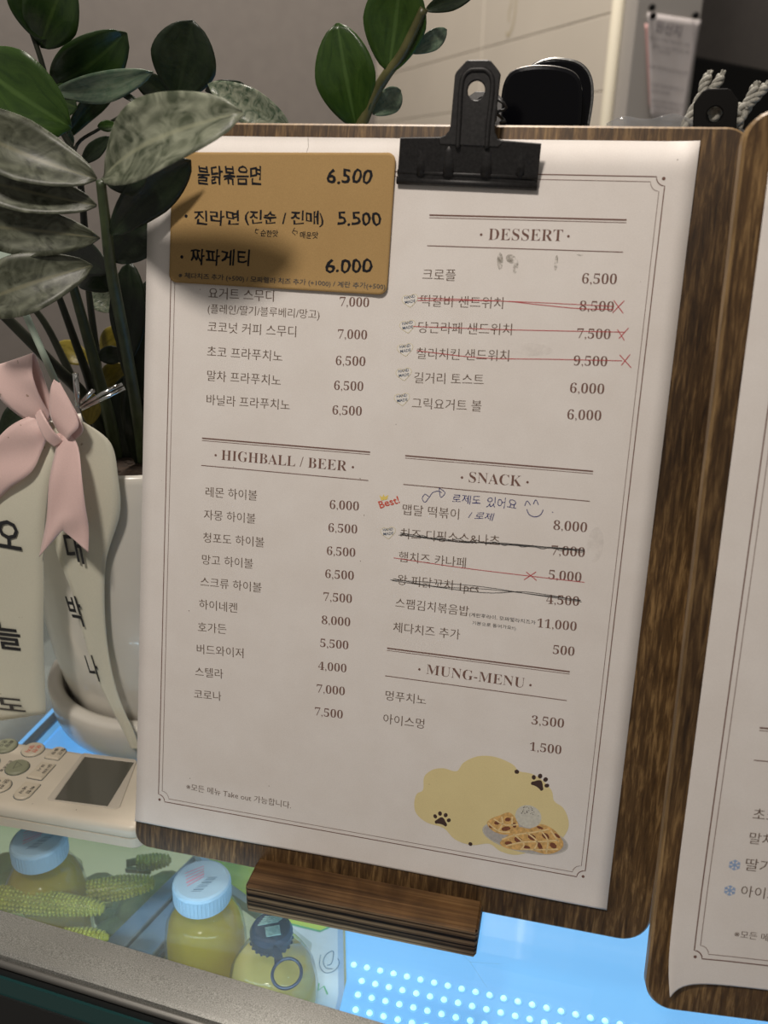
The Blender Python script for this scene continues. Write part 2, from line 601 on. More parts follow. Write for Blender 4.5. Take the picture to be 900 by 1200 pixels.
STY = {'k': (-.009, False, .014), 'n': (-.0105, True, 0), 'h': (-.011, True, 0), 'p': (.012, False, 0), 't': (-.006, False, 0), 'b': (.017, False, 0)}


def text(s, st, x, y, ang, w, buf, fn, n, h=None, wob=0, shear=0):
    _jobs.append((s, st, x, y, R(ang), w, buf, fn, n, h, wob, STY[st][2], shear))


def flush_text():
    """all strings of one style are set in one text object, a string per widely spaced row, then cut apart by row"""
    glyphs = {}
    for st, (off, ser, dbl) in STY.items():
        rows = sorted({j[0] for j in _jobs if j[1] == st})
        if not rows: continue
        cu = bpy.data.curves.new('lettering', 'FONT')
        cu.body = '\n'.join(bold(s) if ser else s for s in rows)
        cu.size = 1; cu.offset = off; cu.resolution_u = 2; cu.space_line = 4
        o = bpy.data.objects.new('lettering', cu)
        C.objects.link(o)
        bpy.context.view_layer.update()
        dg = bpy.context.evaluated_depsgraph_get()
        me = bpy.data.meshes.new_from_object(o.evaluated_get(dg))
        ys = [v.co.y for v in me.vertices]
        row = [min(len(rows) - 1, max(0, round((.3 - y) / 4))) for y in ys]
        idx = [0] * len(ys); V = [[] for _ in rows]; F = [[] for _ in rows]
        for i, v in enumerate(me.vertices):
            idx[i] = len(V[row[i]]); V[row[i]].append(Vector((v.co.x, v.co.y + 4 * row[i], 0)))
        for p in me.polygons:
            k = row[p.vertices[0]]; F[k].append(tuple(idx[q] for q in p.vertices))
        bpy.data.meshes.remove(me); bpy.data.objects.remove(o); bpy.data.curves.remove(cu)
        for k, s in enumerate(rows): glyphs[st, s] = (V[k], F[k])
    for (s, st, x, y, ang, w, buf, fn, n, h, wob, dbl, shear) in _jobs:
        vs, fs = glyphs[st, s]
        if not vs: continue
        x0 = min(v.x for v in vs); x1 = max(v.x for v in vs)
        y0 = min(v.y for v in vs); y1 = max(v.y for v in vs)
        sx = w / (x1 - x0)
        base = y0 if st in 'kptb' else 0
        sy = h / (y1 - y0) if h else sx
        ca, sa = math.cos(ang), math.sin(ang)
        ph = (x * 7.3 + y * 3.1)
        for d in ((0, dbl) if dbl else (0,)):
            out = []
            for v in vs:
                lx = (v.x - x0 + d) * sx; ly = (v.y - base) * sy
                if wob:
                    lx += wob * math.sin(ly * 1.3 / max(.4, wob) * .35 + ph) + wob * .5 * math.sin(lx * .9 + ph)
                    ly += wob * 1.2 * math.sin(lx * 1.1 / max(.4, wob) * .4 + ph * 2)
                lx += shear * ly
                out.append(fn(x + lx * ca - ly * sa, y + lx * sa + ly * ca, n + (.004 if d else 0)))
            buf.add(out, fs)
    _jobs.clear()


_late = []


def late(buf, name, mat, parent, **kw): _late.append((buf, name, mat, parent, kw))


def line(buf, pts, w, fn, n, closed=False):
    """flat inked line"""
    P = [Vector(p) for p in pts]; m = len(P); vs = []
    for i, p in enumerate(P):
        if closed: d = (P[(i + 1) % m] - P[i - 1]).normalized()
        else: d = (P[min(i + 1, m - 1)] - P[max(i - 1, 0)]).normalized()
        q = Vector((-d.y, d.x)) * w / 2
        vs += [fn(*(p + q), n), fn(*(p - q), n)]
    k = m if closed else m - 1
    buf.add(vs, [(2 * i, 2 * i + 1, 2 * ((i + 1) % m) + 1, 2 * ((i + 1) % m)) for i in range(k)])


def disc(buf, c, r, fn, n, ry=None, rot=0, k=14):
    P = circle(c[0], c[1], r, k, ry, rot)
    buf.add([fn(*p, n) for p in P], [tuple(range(k))])


def poly(buf, P, fn, n):
    tris = tessellate_polygon([[Vector((p[0], p[1], 0)) for p in P]])
    fs = []
    for t in tris:
        a, b, c = (Vector(P[i]) for i in t)
        fs.append(tuple(t) if (b - a).cross(c - a) > 0 else tuple(t)[::-1])
    buf.add([fn(*p, n) for p in P], fs)


# ------------------------------------------------------------------ the room behind
WD = Vector((-.5508, .8346, 0))            # along the beige wall, away from the camera
WN = Vector((.8346, .5508, 0))             # across it


def room():
    c0 = Vector((185, 1100, 0))
    def W_(a, b, z): v = c0 + WD * a + WN * b; return (v.x, v.y, z)
    # beige panelled side of the pillar: panels with recessed joints between them
    root = B().box(-0, 970, 1, 100, -900, 1500, W_).mk('wall_centre', 'groove')
    root['kind'] = 'structure'
    zs = [-900, 60, 281, 421, 519, 660, 800, 1100, 1500]
    cols = [0, 415, 970]
    pn = None
    for i in range(len(zs) - 1):
        for j in range(2):
            b = B().slab([(cols[j] + .7, zs[i] + .7), (cols[j + 1] - .7, zs[i] + .7), (cols[j + 1] - .7, zs[i + 1] - .7), (cols[j] + .7, zs[i + 1] - .7)],
                         0, 2, lambda x, y, n: W_(x, 1 - n, y), bev=.8)
            b.mk('wall_panel', 'wallbeige', root)
    # faint tan mark left on the panel
    st = B()
    line(st, spline([(296, 600), (297, 560), (304, 538), (316, 528), (323, 534)], 5, False), 5, lambda x, y, n: W_(x, -1.2 - n, y), .2)
    line(st, spline([(314, 600), (312, 575), (318, 562), (316, 548)], 5, False), 4, lambda x, y, n: W_(x, -1.2 - n, y), .2)
    st.mk('tan_stain', 'tan', root, label='faint tan stain')
    tb = B().tube([W_(-3, -3, -900), W_(-3, -3, 1500)], 8.5, 12).mk('trim_1', 'wallbead', smooth=True); tb['kind'] = 'structure'
    # pillar face that turns to the right, then the far grey wall
    o = B().box(-40, 0, 3, 107, -900, 1500, W_).mk('wall_pillar', 'column'); o['kind'] = 'structure'
    o = B().box(970, 990, -2600, 3, -900, 1500, W_).mk('wall_left', 'wallgrey'); o['kind'] = 'structure'
    r = B().box(560, 590, 100, 2400, -900, 1500, W_).mk('wall_right', 'wallgrey'); r['kind'] = 'structure'
    # joint in the far wall seen right of the pillar
    o = B().box(557, 560, 317, 323, 300, 1500, W_).mk('trim_2', 'groove'); o['kind'] = 'structure'
    o = B().box(-2600, 990, -2600, 2400, -920, -900, W_).mk('floor', 'wallgrey'); o['kind'] = 'structure'
    # black unit standing behind the pillar
    a = Vector((262, 1250, 0)); d = Vector((195, 268, 0)).normalized(); e = Vector((d.y, -d.x, 0))
    bx = B().slab(rrect(-20, -200, 420, 491, 6, 3), 0, 60, lambda x, y, n: tuple(a + d * x + Vector((-d.y, d.x, 0)) * (60 - n) + Vector((0, 0, y))), bev=5)
    t = thing('black_unit', 'matt black appliance unit standing against the grey wall right of the pillar', 'appliance', (300, 1300, -200))
    bx.mk('casing', 'blackbox', t)
    B().slab(rrect(0, 380, 400, 384, 1, 2), 60, 62, lambda x, y, n: tuple(a + d * x + Vector((-d.y, d.x, 0)) * (60 - n) + Vector((0, 0, y)))).mk('front_seam', 'dark_metal', t)
    # note hanging on the pillar
    def N_(x, y, n=0):
        k = 1.5 + n + 3.0 * math.sin(x * .055 + .4) * (520 - y) / 140 + .00016 * (520 - y) ** 2
        return W_(-42 - k, x, y)
    def sheet(P0, P1, zt, zb, off, name, mat, par):
        vs = []; nx, ny = 14, 16
        for j in range(ny + 1):
            v = j / ny
            for i in range(nx + 1):
                u = i / nx
                x = (P0[0] * (1 - u) + P0[1] * u) * (1 - v) + (P1[0] * (1 - u) + P1[1] * u) * v
                z = zt * (1 - v) + (zb[0] * (1 - u) + zb[1] * u) * v - (1 - v) * 3 * u
                vs.append(N_(x, z, off))
        fs = [(j * (nx + 1) + i, (j + 1) * (nx + 1) + i, (j + 1) * (nx + 1) + i + 1, j * (nx + 1) + i + 1) for j in range(ny) for i in range(nx)]
        return mk(name, vs, fs, mat, par, smooth=True, solid=.3)
    t = thing('hanging_note', 'curling white handwritten notice hung by black pins on the pillar', 'notice', W_(-42, 60, 380))
    sheet((17, 106), (40, 98), 513, (384, 381), 0, 'paper', 'notepaper', t)
    sheet((17, 60), (38, 60), 500, (398, 390), -3, 'pink_sheet', 'notepink', t)
    b = B()
    text('원산지', 'p', 31, 491, -6, 44, b, N_, .6, 15)
    for (z, x0, x1) in ((481, 24, 92), (472, 30, 94), (466, 42, 62), (447, 28, 60), (444, 62, 96), (425, 34, 92), (417, 36, 70), (405, 38, 94), (398, 42, 90), (391, 44, 80)):
        text('표시판 국내산 배추김치 고춧가루 쌀'[: 6 + int((x1 - x0) / 7)], 't', x0, z, -4, x1 - x0, b, N_, .6, 4.5)
    late(b, 'note_print', 'noteink', t)
    for k, (x, z) in enumerate(((19, 518), (22, 508), (91, 514))):
        p = thing('push_pin', ['upper of the two black pins at the left of the pillar notice', 'lower of the two black pins at the left of the pillar notice', 'black pin at the top right corner of the pillar notice'][k], 'pin', W_(-46, x, z))
        B().ball(W_(-50, x, z), 4.2, 1.1, .8, 1).mk('pin_head', 'blackbox', p, smooth=True)
        B().tube([W_(-50, x, z), W_(-41, x, z)], .8, 6).mk('needle', 'dark_metal', p)


room()


# ------------------------------------------------------------------ glass-topped display counter
ED = R(-4)                               # the front edge runs four degrees off the boards


def K(x, y, z):                          # x along the edge, y inward from the inner rim
    c, s_ = math.cos(ED), math.sin(ED)
    return (40 + x * c - y * s_, -49.2 + x * s_ + y * c, z)


def counter():
    t = thing('display_counter', 'glass-topped refrigerated display counter with a sparkling grey metal front edge', 'counter', (60, 60, -260))
    B().slab([(-520, 1), (520, 1), (520, 640), (-520, 640)], -5, 0, K).mk('glass_top', 'glass', t)
    for P in ([(-100, -9), (-72, -12)], [(-97, -19), (-70, -21)], [(-55, -10), (-38, 18)], [(150, -14), (158, -20), (166, -30)], [(158, -20), (170, -18)]):
        sb = B(); line(sb, P, .12, lambda x, y, n: (x, y, n), .03); sb.mk('scratch', 'film', t)
    # front trim, lip, seals, front pane
    prof = [(0, .6), (-17.2, 1.2), (-18.6, .4), (-19.2, -1.2), (-19.2, -6), (-2, -6), (0, -6)]
    b = B()
    for i, x in enumerate((-520, 520)):
        b.add([K(x, y, z) for y, z in prof], [])
    n = len(prof)
    b.f += [[i, (i + 1) % n, n + (i + 1) % n, n + i] for i in range(n)] + [list(range(n))[::-1], list(range(n, 2 * n))]
    b.mk('front_trim', 'trim', t)
    B().tube([K(-520, -20.2, -2.2), K(520, -20.2, -2.2)], 1.5, 12).mk('trim_lip', 'trim_lip', t, smooth=True)
    B().box(-520, 520, -20.4, -17, -9, -5.5, K).mk('edge_seal', 'black_seal', t)
    B().box(-520, 520, -21.5, -18, -19, -9, K).mk('front_glass_edge', 'teal_glass', t)
    B().box(-520, 520, -22.2, -17.6, -42, -19, K).mk('front_rail', 'black_seal', t)
    B().box(-520, 520, -21, -19, -250, -42, K).mk('front_pane', 'teal_glass', t)
    # lining
    b = B()
    b.box(-520, 520, 0, 640, -262, -250, K); b.box(-520, 520, 634, 640, -250, -8, K)
    b.box(-520, -514, 0, 634, -250, -8, K); b.box(514, 520, 0, 634, -250, -8, K); b.box(-514, 514, -12, -2, -250, -8, K)
    b.mk('lining', 'cabinet', t)
    # lit panel with rows of lenses
    def Zf(x, y, n): return (x, y, n)
    P = [(102, -58), (98, 9), (85, 53), (62, 112), (62, 170), (440, 170), (440, -84)]
    lp = B().slab(P[::-1] if False else [P[0], P[6], P[5], P[4], P[3], P[2], P[1]], -66, -60, Zf, bev=.6).mk('light_panel', 'blue_panel', t, label='blue lit panel with rows of round lenses')
    lens = B(); ring = B()
    for j, y in enumerate((17.2, 9.4, 1.8, -6, -14, -22)):
        for i in range(-1, 24):
            x = 106 + 6.65 * i + [0, -.6, -.5, .4, 0, 0][j]
            if x < [99, 104, 104, 104, 104, 104][j]: continue
            lens.ball((x, y - .012 * (x - 106), -60), 1.55, 1, 1, .75, 12, 6)
            ring.tube([(x + 2.3 * math.cos(a), y - .012 * (x - 106) + 2.3 * math.sin(a), -59.9) for a in [k * math.pi / 7 for k in range(15)]], .3, 5, False)
    o = lens.mk('lens', 'led', lp, smooth=True, kind='stuff'); ring.mk('lens_ring', 'led_dim', lp, kind='stuff')
    B().slab([(-300, -40), (80, -60), (80, 330), (-300, 330)], -249.95, -249.3, Zf).mk('added_glow_sheet', 'fill_glow', t, label='dim olive glowing sheet added on the cabinet floor to brighten the juice')  # added glowing sheet that brightens the juice from below
    # rear lit panel with rails, seen left of the plant saucer
    rp = B().slab([(-100, 58), (20, 58), (20, 150), (-101.6, 150)], -14, -9, Zf).mk('light_panel', 'blue_panel', t)
    B().slab([(-104.5, 58), (-100.4, 58), (-102, 150), (-106.1, 150)], -12, -8, Zf).mk('light_strip', 'led_dim', rp)
    B().slab([(-110.2, 58), (-104.7, 58), (-106.3, 150), (-111.8, 150)], -12, -6.5, Zf).mk('dark_rail', 'rail', rp)
    B().slab([(-114.5, 58), (-110.5, 58), (-112.1, 150), (-116.1, 150)], -12, -8, Zf).mk('light_strip', 'blue_panel', rp)
    B().slab([(-300, 58), (-115, 58), (-116.6, 150), (-300, 150)], -14, -9, Zf).mk('shelf_panel', 'cabinet', t)
    # steel tray running from front to back between the corn and the juice
    tr = thing('steel_tray', 'narrow pale steel divider strip under the glass left of the juice bottle', 'divider', (-30, 40, -90))
    B().slab([(-44, 10), (-32, 10), (-10, 98), (-20, 98)], -92, -88, Zf, bev=.6).mk('strip', 'steel', tr)
    B().slab([(-30, 10), (-14, 10), (4, 98), (-8, 98)], -92, -88, Zf, bev=.6).mk('strip', 'steel', tr)
    B().slab([(-46, 8), (-13, 8), (6, 100), (-22, 100)], -96, -92, Zf).mk('base', 'rail', tr)
    # printed bag at the back
    bg = thing('printed_bag', 'pale blue plastic bag with a lime green print and a grey swirl', 'bag', (40, 70, -90))
    P = [(84, -40), (101, -30), (97, 9), (84, 53), (62, 110), (-18, 150), (-32, 98), (8, 62), (40, 48), (70, 32)]
    B().slab(P, -84, -71, Zf, bev=3, bev0=3).mk('bag_body', 'bag', bg, smooth=False)
    b = B(); L = [(-29, 100), (9, 64.5), (40, 50), (52, 43.5), (74.6, 42.5), (78, 46), (79, 58), (60, 100), (-16, 146)]
    poly(b, L, Zf, -70.9); b.mk('lime_print', 'lime', bg)
    b = B(); line(b, [(83, 12), (84, 8), (86, 11), (89, 7)], .9, Zf, -70.8); b.mk('green_grass_print', 'limeedge', bg)
    b = B(); line(b, [(52, 42.9), (74.8, 41.9), (78.6, 45.6), (80, 57)], 1.1, Zf, -70.8)
    b.mk('green_edge_print', 'limeedge', bg)
    b = B(); line(b, spline([(87.2, 21.5), (84, 21.2), (81.6, 24.5), (82.0, 29), (84.6, 31.6), (85.8, 28), (85.8, 24), (84.2, 22.8)], 5, False), .55, Zf, -70.8)
    line(b, spline([(79.2, 28.0), (80.4, 22), (84.2, 18.4), (88.4, 20.4), (89.8, 25.2), (88.2, 28)], 5, False), .45, Zf, -70.8)
    b.mk('swirl_print', 'darkprint', bg)


counter()


def bottle(cx, cy, r, zc, capr, juice, label, dark=False, left=False):
    t = thing('juice_bottle', label, 'bottle', (cx, cy, -249), None)
    zs = zc - 11
    prof = [(r - 2, -249), (r, -246), (r, zs - 26), (r * .93, zs - 16), (r * .72, zs - 7), (capr * .92, zs - 2), (capr * .86, zs + 4)]
    B().lathe([(a, z) for a, z in prof], (cx, cy, 0), 40).mk('glass_body', 'bottle', t, smooth=True)
    jp = [(0, -247), (r - 2.2, -247), (r - 1.2, -244), (r - 1.2, zs - 26), (r * .86, zs - 15), (r * .66, zs - 8), (0, zs - 8)]
    B().lathe(jp, (cx, cy, 0), 36).mk('juice', juice, t, smooth=True)
    if not dark:
        cp = B()
        cp.lathe([(capr, zc - 11), (capr, zc - 1.6), (capr - .6, zc - .5), (capr - 1.8, zc), (0, zc)], (cx, cy, 0), 48)
        for k in range(48):
            a = 2 * math.pi * k / 48
            cp.tube([(cx + capr * math.cos(a), cy + capr * math.sin(a), zc - 10.5), (cx + capr * math.cos(a), cy + capr * math.sin(a), zc - 2)], .3, 4)
        cp = cp.mk('cap', 'cap', t, smooth=False)
        Zf = lambda x, y, n: (cx + x, cy + y, n)
        b = B()
        for k in range(5):
            line(b, [(-9.5 + 1.1 * k, 1.5 - 1.8 * k), (-2.4 + .7 * k, 8.5 - 1.6 * k)], .65 if k != 3 else 1.2, Zf, zc + .05)
        b.mk('pink_print', 'pinkprint', cp)
        b = B()
        for k in range(9):
            line(b, [(-1.6 + .5 * k, -8.2 + 1.25 * k), (3.0 + .5 * k, -6.8 + 1.25 * k)], (.35, .7, .3, .55, .3, .8, .35, .6, .4)[k], Zf, zc + .05)
        b.mk('bar_print', 'darkprint', cp)
    else:
        cp = B().lathe([(capr, zc - 8), (capr + .4, zc - 3), (capr - .8, zc - .6), (capr - 2, zc), (0, zc)], (cx, cy, 0), 40)
        for k in range(22):
            a = 2 * math.pi * k / 22
            cp.ball((cx + capr * math.cos(a), cy + capr * math.sin(a), zc - 7.6), .9, 1, 1, 1, 6, 4)
        cp = cp.mk('ring_pull_cap', 'cap_dark', t, smooth=False)
        Zf = lambda x, y, n: (cx + x, cy + y, n)
        b = B()
        for k in range(5): b.slab([(-6 + k * .3, -1.5 + k * 1.3), (2.5 + k * .6, 3 + k * .9), (2.2 + k * .6, 3.6 + k * .9), (-6.2 + k * .3, -.9 + k * 1.3)], zc, zc + .3, Zf)
        b.slab([(0, -6.5), (6, -3.6), (3.6, 1.2), (-2.4, -1.8)], zc, zc + .5, Zf)
        b.mk('cap_print', 'cap_label', cp)
        # pull tab and ring bent down over the shoulder
        b = B().slab([(4.5, -9.5), (8.2, -10.5), (11.5, -15.5), (8, -18)], zc - 1.6, zc - .4, Zf)
        b.mk('pull_tab', 'cap_dark', cp)
        b = B().tube([(cx + 15 + 6.4 * math.cos(a), cy - 21.5 + 6.4 * math.sin(a), zc - 1 - 1.5 * math.sin(a) * -1) for a in [k * math.pi / 14 for k in range(29)]], .75, 8, False)
        b.mk('pull_ring', 'cap_dark', cp, smooth=True)
    return t


bottle(22, 16.5, 20.5, -24, 14, 'juice', 'golden juice bottle with a blue-lit barcode-printed cap under the glass by the wooden foot')
bottle(64, 0, 21.5, -26, 9.6, 'juice2', 'pale yellow bottle with a dark ring-pull cap under the glass', dark=True)
bottle(-71.5, 22, 21, -24, 14, 'juice', 'juice bottle with a blue-lit cap under the glass below the remote control')


def cob(a, b, r, label, rows=16):
    a = Vector(a); b = Vector(b); ax = (b - a); L = ax.length; ax.normalize()
    u = ax.cross(Vector((0, 0, 1))).normalized(); w = u.cross(ax)
    t = thing('corn_cob', label, 'corn', tuple(a + ax * L / 2 - Vector((0, 0, r))), 'corn cobs under the glass')
    co = B(); ks = B(); hu = B()
    co.tube([a + ax * L * k / 10 for k in range(11)], [r * .85 * min(1, .35 + .9 * math.sqrt(max(0, 1 - k / 10)) + .02) for k in range(11)], 12)
    n = int(L / 2.1)
    for i in range(n):
        f = i / n
        rr = r * min(1, .30 + 1.0 * math.sqrt(max(0, 1 - f)))
        for k in range(rows):
            an = 2 * math.pi * k / rows + (i % 2) * .06
            c = a + ax * (i + .5) * 2.1 + (u * math.cos(an) + w * math.sin(an)) * rr * .93
            if (w * math.sin(an)).z < -.5: continue
            ks.ball(c, 1.12 * (rr / r) ** .5, 1, 1, .9, 6, 4)
    for k in range(3):
        an = R(200 + 70 * k)
        p = [a - ax * 6 + (u * math.cos(an) + w * math.sin(an)) * r * .6, a + ax * 6 + (u * math.cos(an) + w * math.sin(an)) * r * 1.15, a + ax * L * .4 + (u * math.cos(an) + w * math.sin(an)) * r * 1.2]
        hu.strip([(q + ax.cross(q - a).normalized() * r * .5, q - ax.cross(q - a).normalized() * r * .5) for q in p], 4, 3)
    co.mk('core', 'corn', t, smooth=True)
    ks.mk('kernels', 'corn', t, smooth=True, kind='stuff')
    hu.mk('husk', 'husk', t, smooth=True, solid=.5)


cob((-96, 4, -52), (-31, 12, -52), 6.2, 'long corn cob lying under the glass along the metal counter edge')
cob((-56, 30, -66), (-22, 47, -66), 6.5, 'shorter bright corn cob under the glass between the two juice caps')
cob((-44, 66, -76), (-26, 74, -76), 4.5, 'small corn cob tip under the glass behind the steel divider')
cob((-44, -6, -56), (-22, 0, -56), 4.5, 'corn cob tip just peeking from under the metal counter edge')
h = B()
for k in range(30):
    x = -150 + (k % 10) * 14.5 + 4 * math.sin(k * 1.7); y = 2 + (k // 10) * 34 + 7 * math.sin(k * 2.3)
    h.ball((x, y, -112 - 6 * math.sin(k * 1.3)), 12, 1.1, 1.4, .6, 12, 8)
tag(h.mk('leafy_greens', 'husk', loc=(-60, 34, -110), smooth=True), 'dull green wrapped leaves under the glass beneath the corn', 'vegetable')['kind'] = 'stuff'


# ------------------------------------------------------------------ menu boards
def setpoly(o, test):
    for p in o.data.polygons: p.material_index = 1 if test(p.normal) else 0


def board(fr, x0, y0, x1, y1, rad, label, org, block=True):
    t = thing('menu_board', label, 'menu board', org, 'leaning wooden menu boards')
    o = B().slab(rrect(x0, y0, x1, y1, rad, 8), -5.4, -.2, fr, bev=.9, bev0=.5).mk('board', ['board', 'board_edge'], t)
    nrm = (Vector(fr(0, 0, 1)) - Vector(fr(0, 0, 0))).normalized()
    setpoly(o, lambda n: abs(n.dot(nrm)) < .93)
    return t


mb = board(F1, -.7, -13.2, 228.2, 302.3, (7, 12, 9, 9), 'middle dark-stained wooden menu board with a black clip and a wooden foot', (110, 0, 0))


def foot(t, fr_y, x0, x1, name='foot_block', shift=lambda x, y, z: (x, y, z)):
    tn = math.tan(LEAN)
    P = [(-17.2, 0.0), (30, 0.0), (30, 14.4), ((14.4 - 22) * tn + 6.0, 14.4), ((9 - 22) * tn + 6.0, 9.0), ((9 - 22) * tn + .1, 9.0), ((14.4 - 22) * tn + .1, 14.4), (-16.6, 14.4), (-17.4, 13.5)]
    b = B().slab(P, x0, x1, lambda y, z, x: shift(x, y, z), bev=1.0, bev0=1.0)
    o = b.mk(name, ['foot', 'ply'], t)
    setpoly(o, lambda n: abs(n.z) < .6)
    return o


foot(mb, 0, 59.6, 160.0)
mb2 = board(F2, 0, 0, 228, 317, (11, 11, 10, 10), 'right-hand dark-stained wooden menu board cut off by the picture edge', (300, -30, 0))
foot(mb2, 0, 60, 160, shift=lambda x, y, z: (224.8 + x * .9957 - (y + 1.5) * .0928, -30.5 + x * .0928 + (y + 1.5) * .9957 + .4, z))


def lift1(x, y):
    a = max(0, (16 - y) / 16) ** 2 * (.7 + .45 * math.sin(x / 27 + .6)) * 1.1
    a += max(0, (x - 196) / 14) ** 2 * max(0, (y - 262) / 35) * 1.3
    a += .25 + .2 * math.sin(x / 41) * math.sin(y / 63)
    return a


def lift2(x, y):
    a = .3
    if y < 70:
        a += 4.2 * ((70 - y) / 63) ** 2.2 * math.exp(-max(0, x - 8) / 9.0)
        a += .9 * ((70 - y) / 63) ** 2
    return a


def S1(x, y, n=0.0): return F1(x, y, lift1(x, y) + n)
def S2(x, y, n=0.0): return F2(x, y, lift2(x, y) + n)


def sheetgrid(fn, xs0, xs1, y0, y1, nx, ny, bottom=None):
    vs = []
    for j in range(ny + 1):
        for i in range(nx + 1):
            x = xs0 + (xs1 - xs0) * i / nx
            yb = bottom(x) if bottom else y0
            y = yb + (y1 - yb) * (j / ny) ** 1.6
            vs.append(fn(x, y, 0))
    fs = [(j * (nx + 1) + i, j * (nx + 1) + i + 1, (j + 1) * (nx + 1) + i + 1, (j + 1) * (nx + 1) + i) for j in range(ny) for i in range(nx)]
    return vs, fs


def border(buf, fn, x0, y0, x1, y1, w1, w2, n, gap=1.75, notch=3.1):
    def ring(a0, b0, a1, b1, r, w):
        P = []
        for (cx, cy, s0) in ((a0, b0, 90), (a1, b0, 180), (a1, b1, 270), (a0, b1, 0)):
            q = []
            for k in range(7):
                a = R(s0 - 90 * k / 6)
                q.append((cx + r * math.cos(a), cy + r * math.sin(a)))
            P += q
        out = []
        for i, p in enumerate(P):
            nx = P[(i + 1) % len(P)]
            d = math.dist(p, nx); k = max(1, int(d / 8))
            for m in range(k): out.append((p[0] + (nx[0] - p[0]) * m / k, p[1] + (nx[1] - p[1]) * m / k))
        line(buf, out, w, fn, n, closed=True)
    ring(x0, y0, x1, y1, notch, w1)
    ring(x0 + gap, y0 + gap, x1 - gap, y1 - gap, notch + .1, w2)
    for c in ((x0 + .6, y0 + .6), (x1 - .6, y0 + .6), (x0 + .6, y1 - .6), (x1 - .6, y1 - .6)):
        disc(buf, c, .62, fn, n, k=10)


def dense(a, b, st=6):
    k = max(1, int(math.dist(a, b) / st))
    return [(a[0] + (b[0] - a[0]) * i / k, a[1] + (b[1] - a[1]) * i / k) for i in range(k + 1)]


# printed lines of the menu, measured in mm on the sheet: text, style, x, y, angle, width
HEAD = [
    ('DESSERT', 'h', 139.1, 261.3, 1.0, 27.3),
    ('SNACK', 'h', 139.4, 169.6, 0.7, 20.5),
    ('MUNG-MENU', 'h', 128.5, 89.0, -0.3, 40.0),
    ('HIGHBALL / BEER', 'h', 35.7, 169.3, 0.2, 54.1),
]
ITEMS = [
    ('크로플', 'k', 115.1, 245.7, 0.9, 12.8),
    ('떡갈비 샌드위치', 'k', 115.2, 235.9, 0.9, 31.5),
    ('당근라페 샌드위치', 'k', 115.0, 225.8, 1.7, 35.9),
    ('칠리치킨 샌드위치', 'k', 115.1, 215.9, 2.0, 35.6),
    ('길거리 토스트', 'k', 114.8, 206.5, 2.1, 27.1),
    ('그릭요거트 볼', 'k', 114.6, 196.6, 1.7, 27.3),
    ('맵달 떡볶이', 'k', 113.9, 154.1, 0.6, 22.7),
    ('치즈 디핑소스&나쵸', 'k', 113.8, 144.2, 1.7, 39.7),
    ('햄치즈 카나페', 'k', 113.7, 134.7, 0.9, 27.2),
    ('왕 피닭꼬치 1pcs', 'k', 113.8, 124.4, 0.4, 33.1),
    ('스팸김치볶음밥', 'k', 113.7, 115.4, 0.2, 30.0),
    ('체다치즈 추가', 'k', 113.5, 105.0, 0.6, 27.5),
    ('멍푸치노', 'k', 112.3, 75.2, 1.2, 17.0),
    ('아이스멍', 'k', 112.0, 64.8, 0.8, 17.3),
    ('요거트 스무디', 'k', 27.6, 234.5, 0.2, 27.9),
    ('(플레인/딸기/블루베리/망고)', 'k', 27.5, 228.1, 0.1, 47.4),
    ('코코넛 커피 스무디', 'k', 27.7, 221.2, 0.1, 37.8),
    ('초코 프라푸치노', 'k', 27.8, 211.3, -0.2, 32.4),
    ('말차 프라푸치노', 'k', 28.2, 201.5, 0.1, 31.9),
    ('바닐라 프라푸치노', 'k', 28.3, 191.7, 0.5, 36.1),
    ('레몬 하이볼', 'k', 29.2, 153.1, 1.4, 22.9),
    ('자몽 하이볼', 'k', 28.8, 143.3, 1.4, 23.0),
    ('청포도 하이볼', 'k', 28.8, 133.4, 1.7, 27.3),
    ('망고 하이볼', 'k', 28.6, 123.8, 1.7, 23.0),
    ('스크류 하이볼', 'k', 28.2, 114.0, 1.2, 27.6),
    ('하이네켄', 'k', 27.9, 103.9, 1.5, 17.4),
    ('호가든', 'k', 27.7, 93.6, 3.0, 13.1),
    ('버드와이저', 'k', 27.5, 83.7, 2.5, 21.5),
    ('스텔라', 'k', 27.1, 73.3, 3.0, 13.0),
    ('코로나', 'k', 26.9, 63.0, 3.2, 12.7),
    ('※모든 메뉴 Take out 가능합니다.', 'k', 24.4, 19.3, -0.3, 49.3),
]
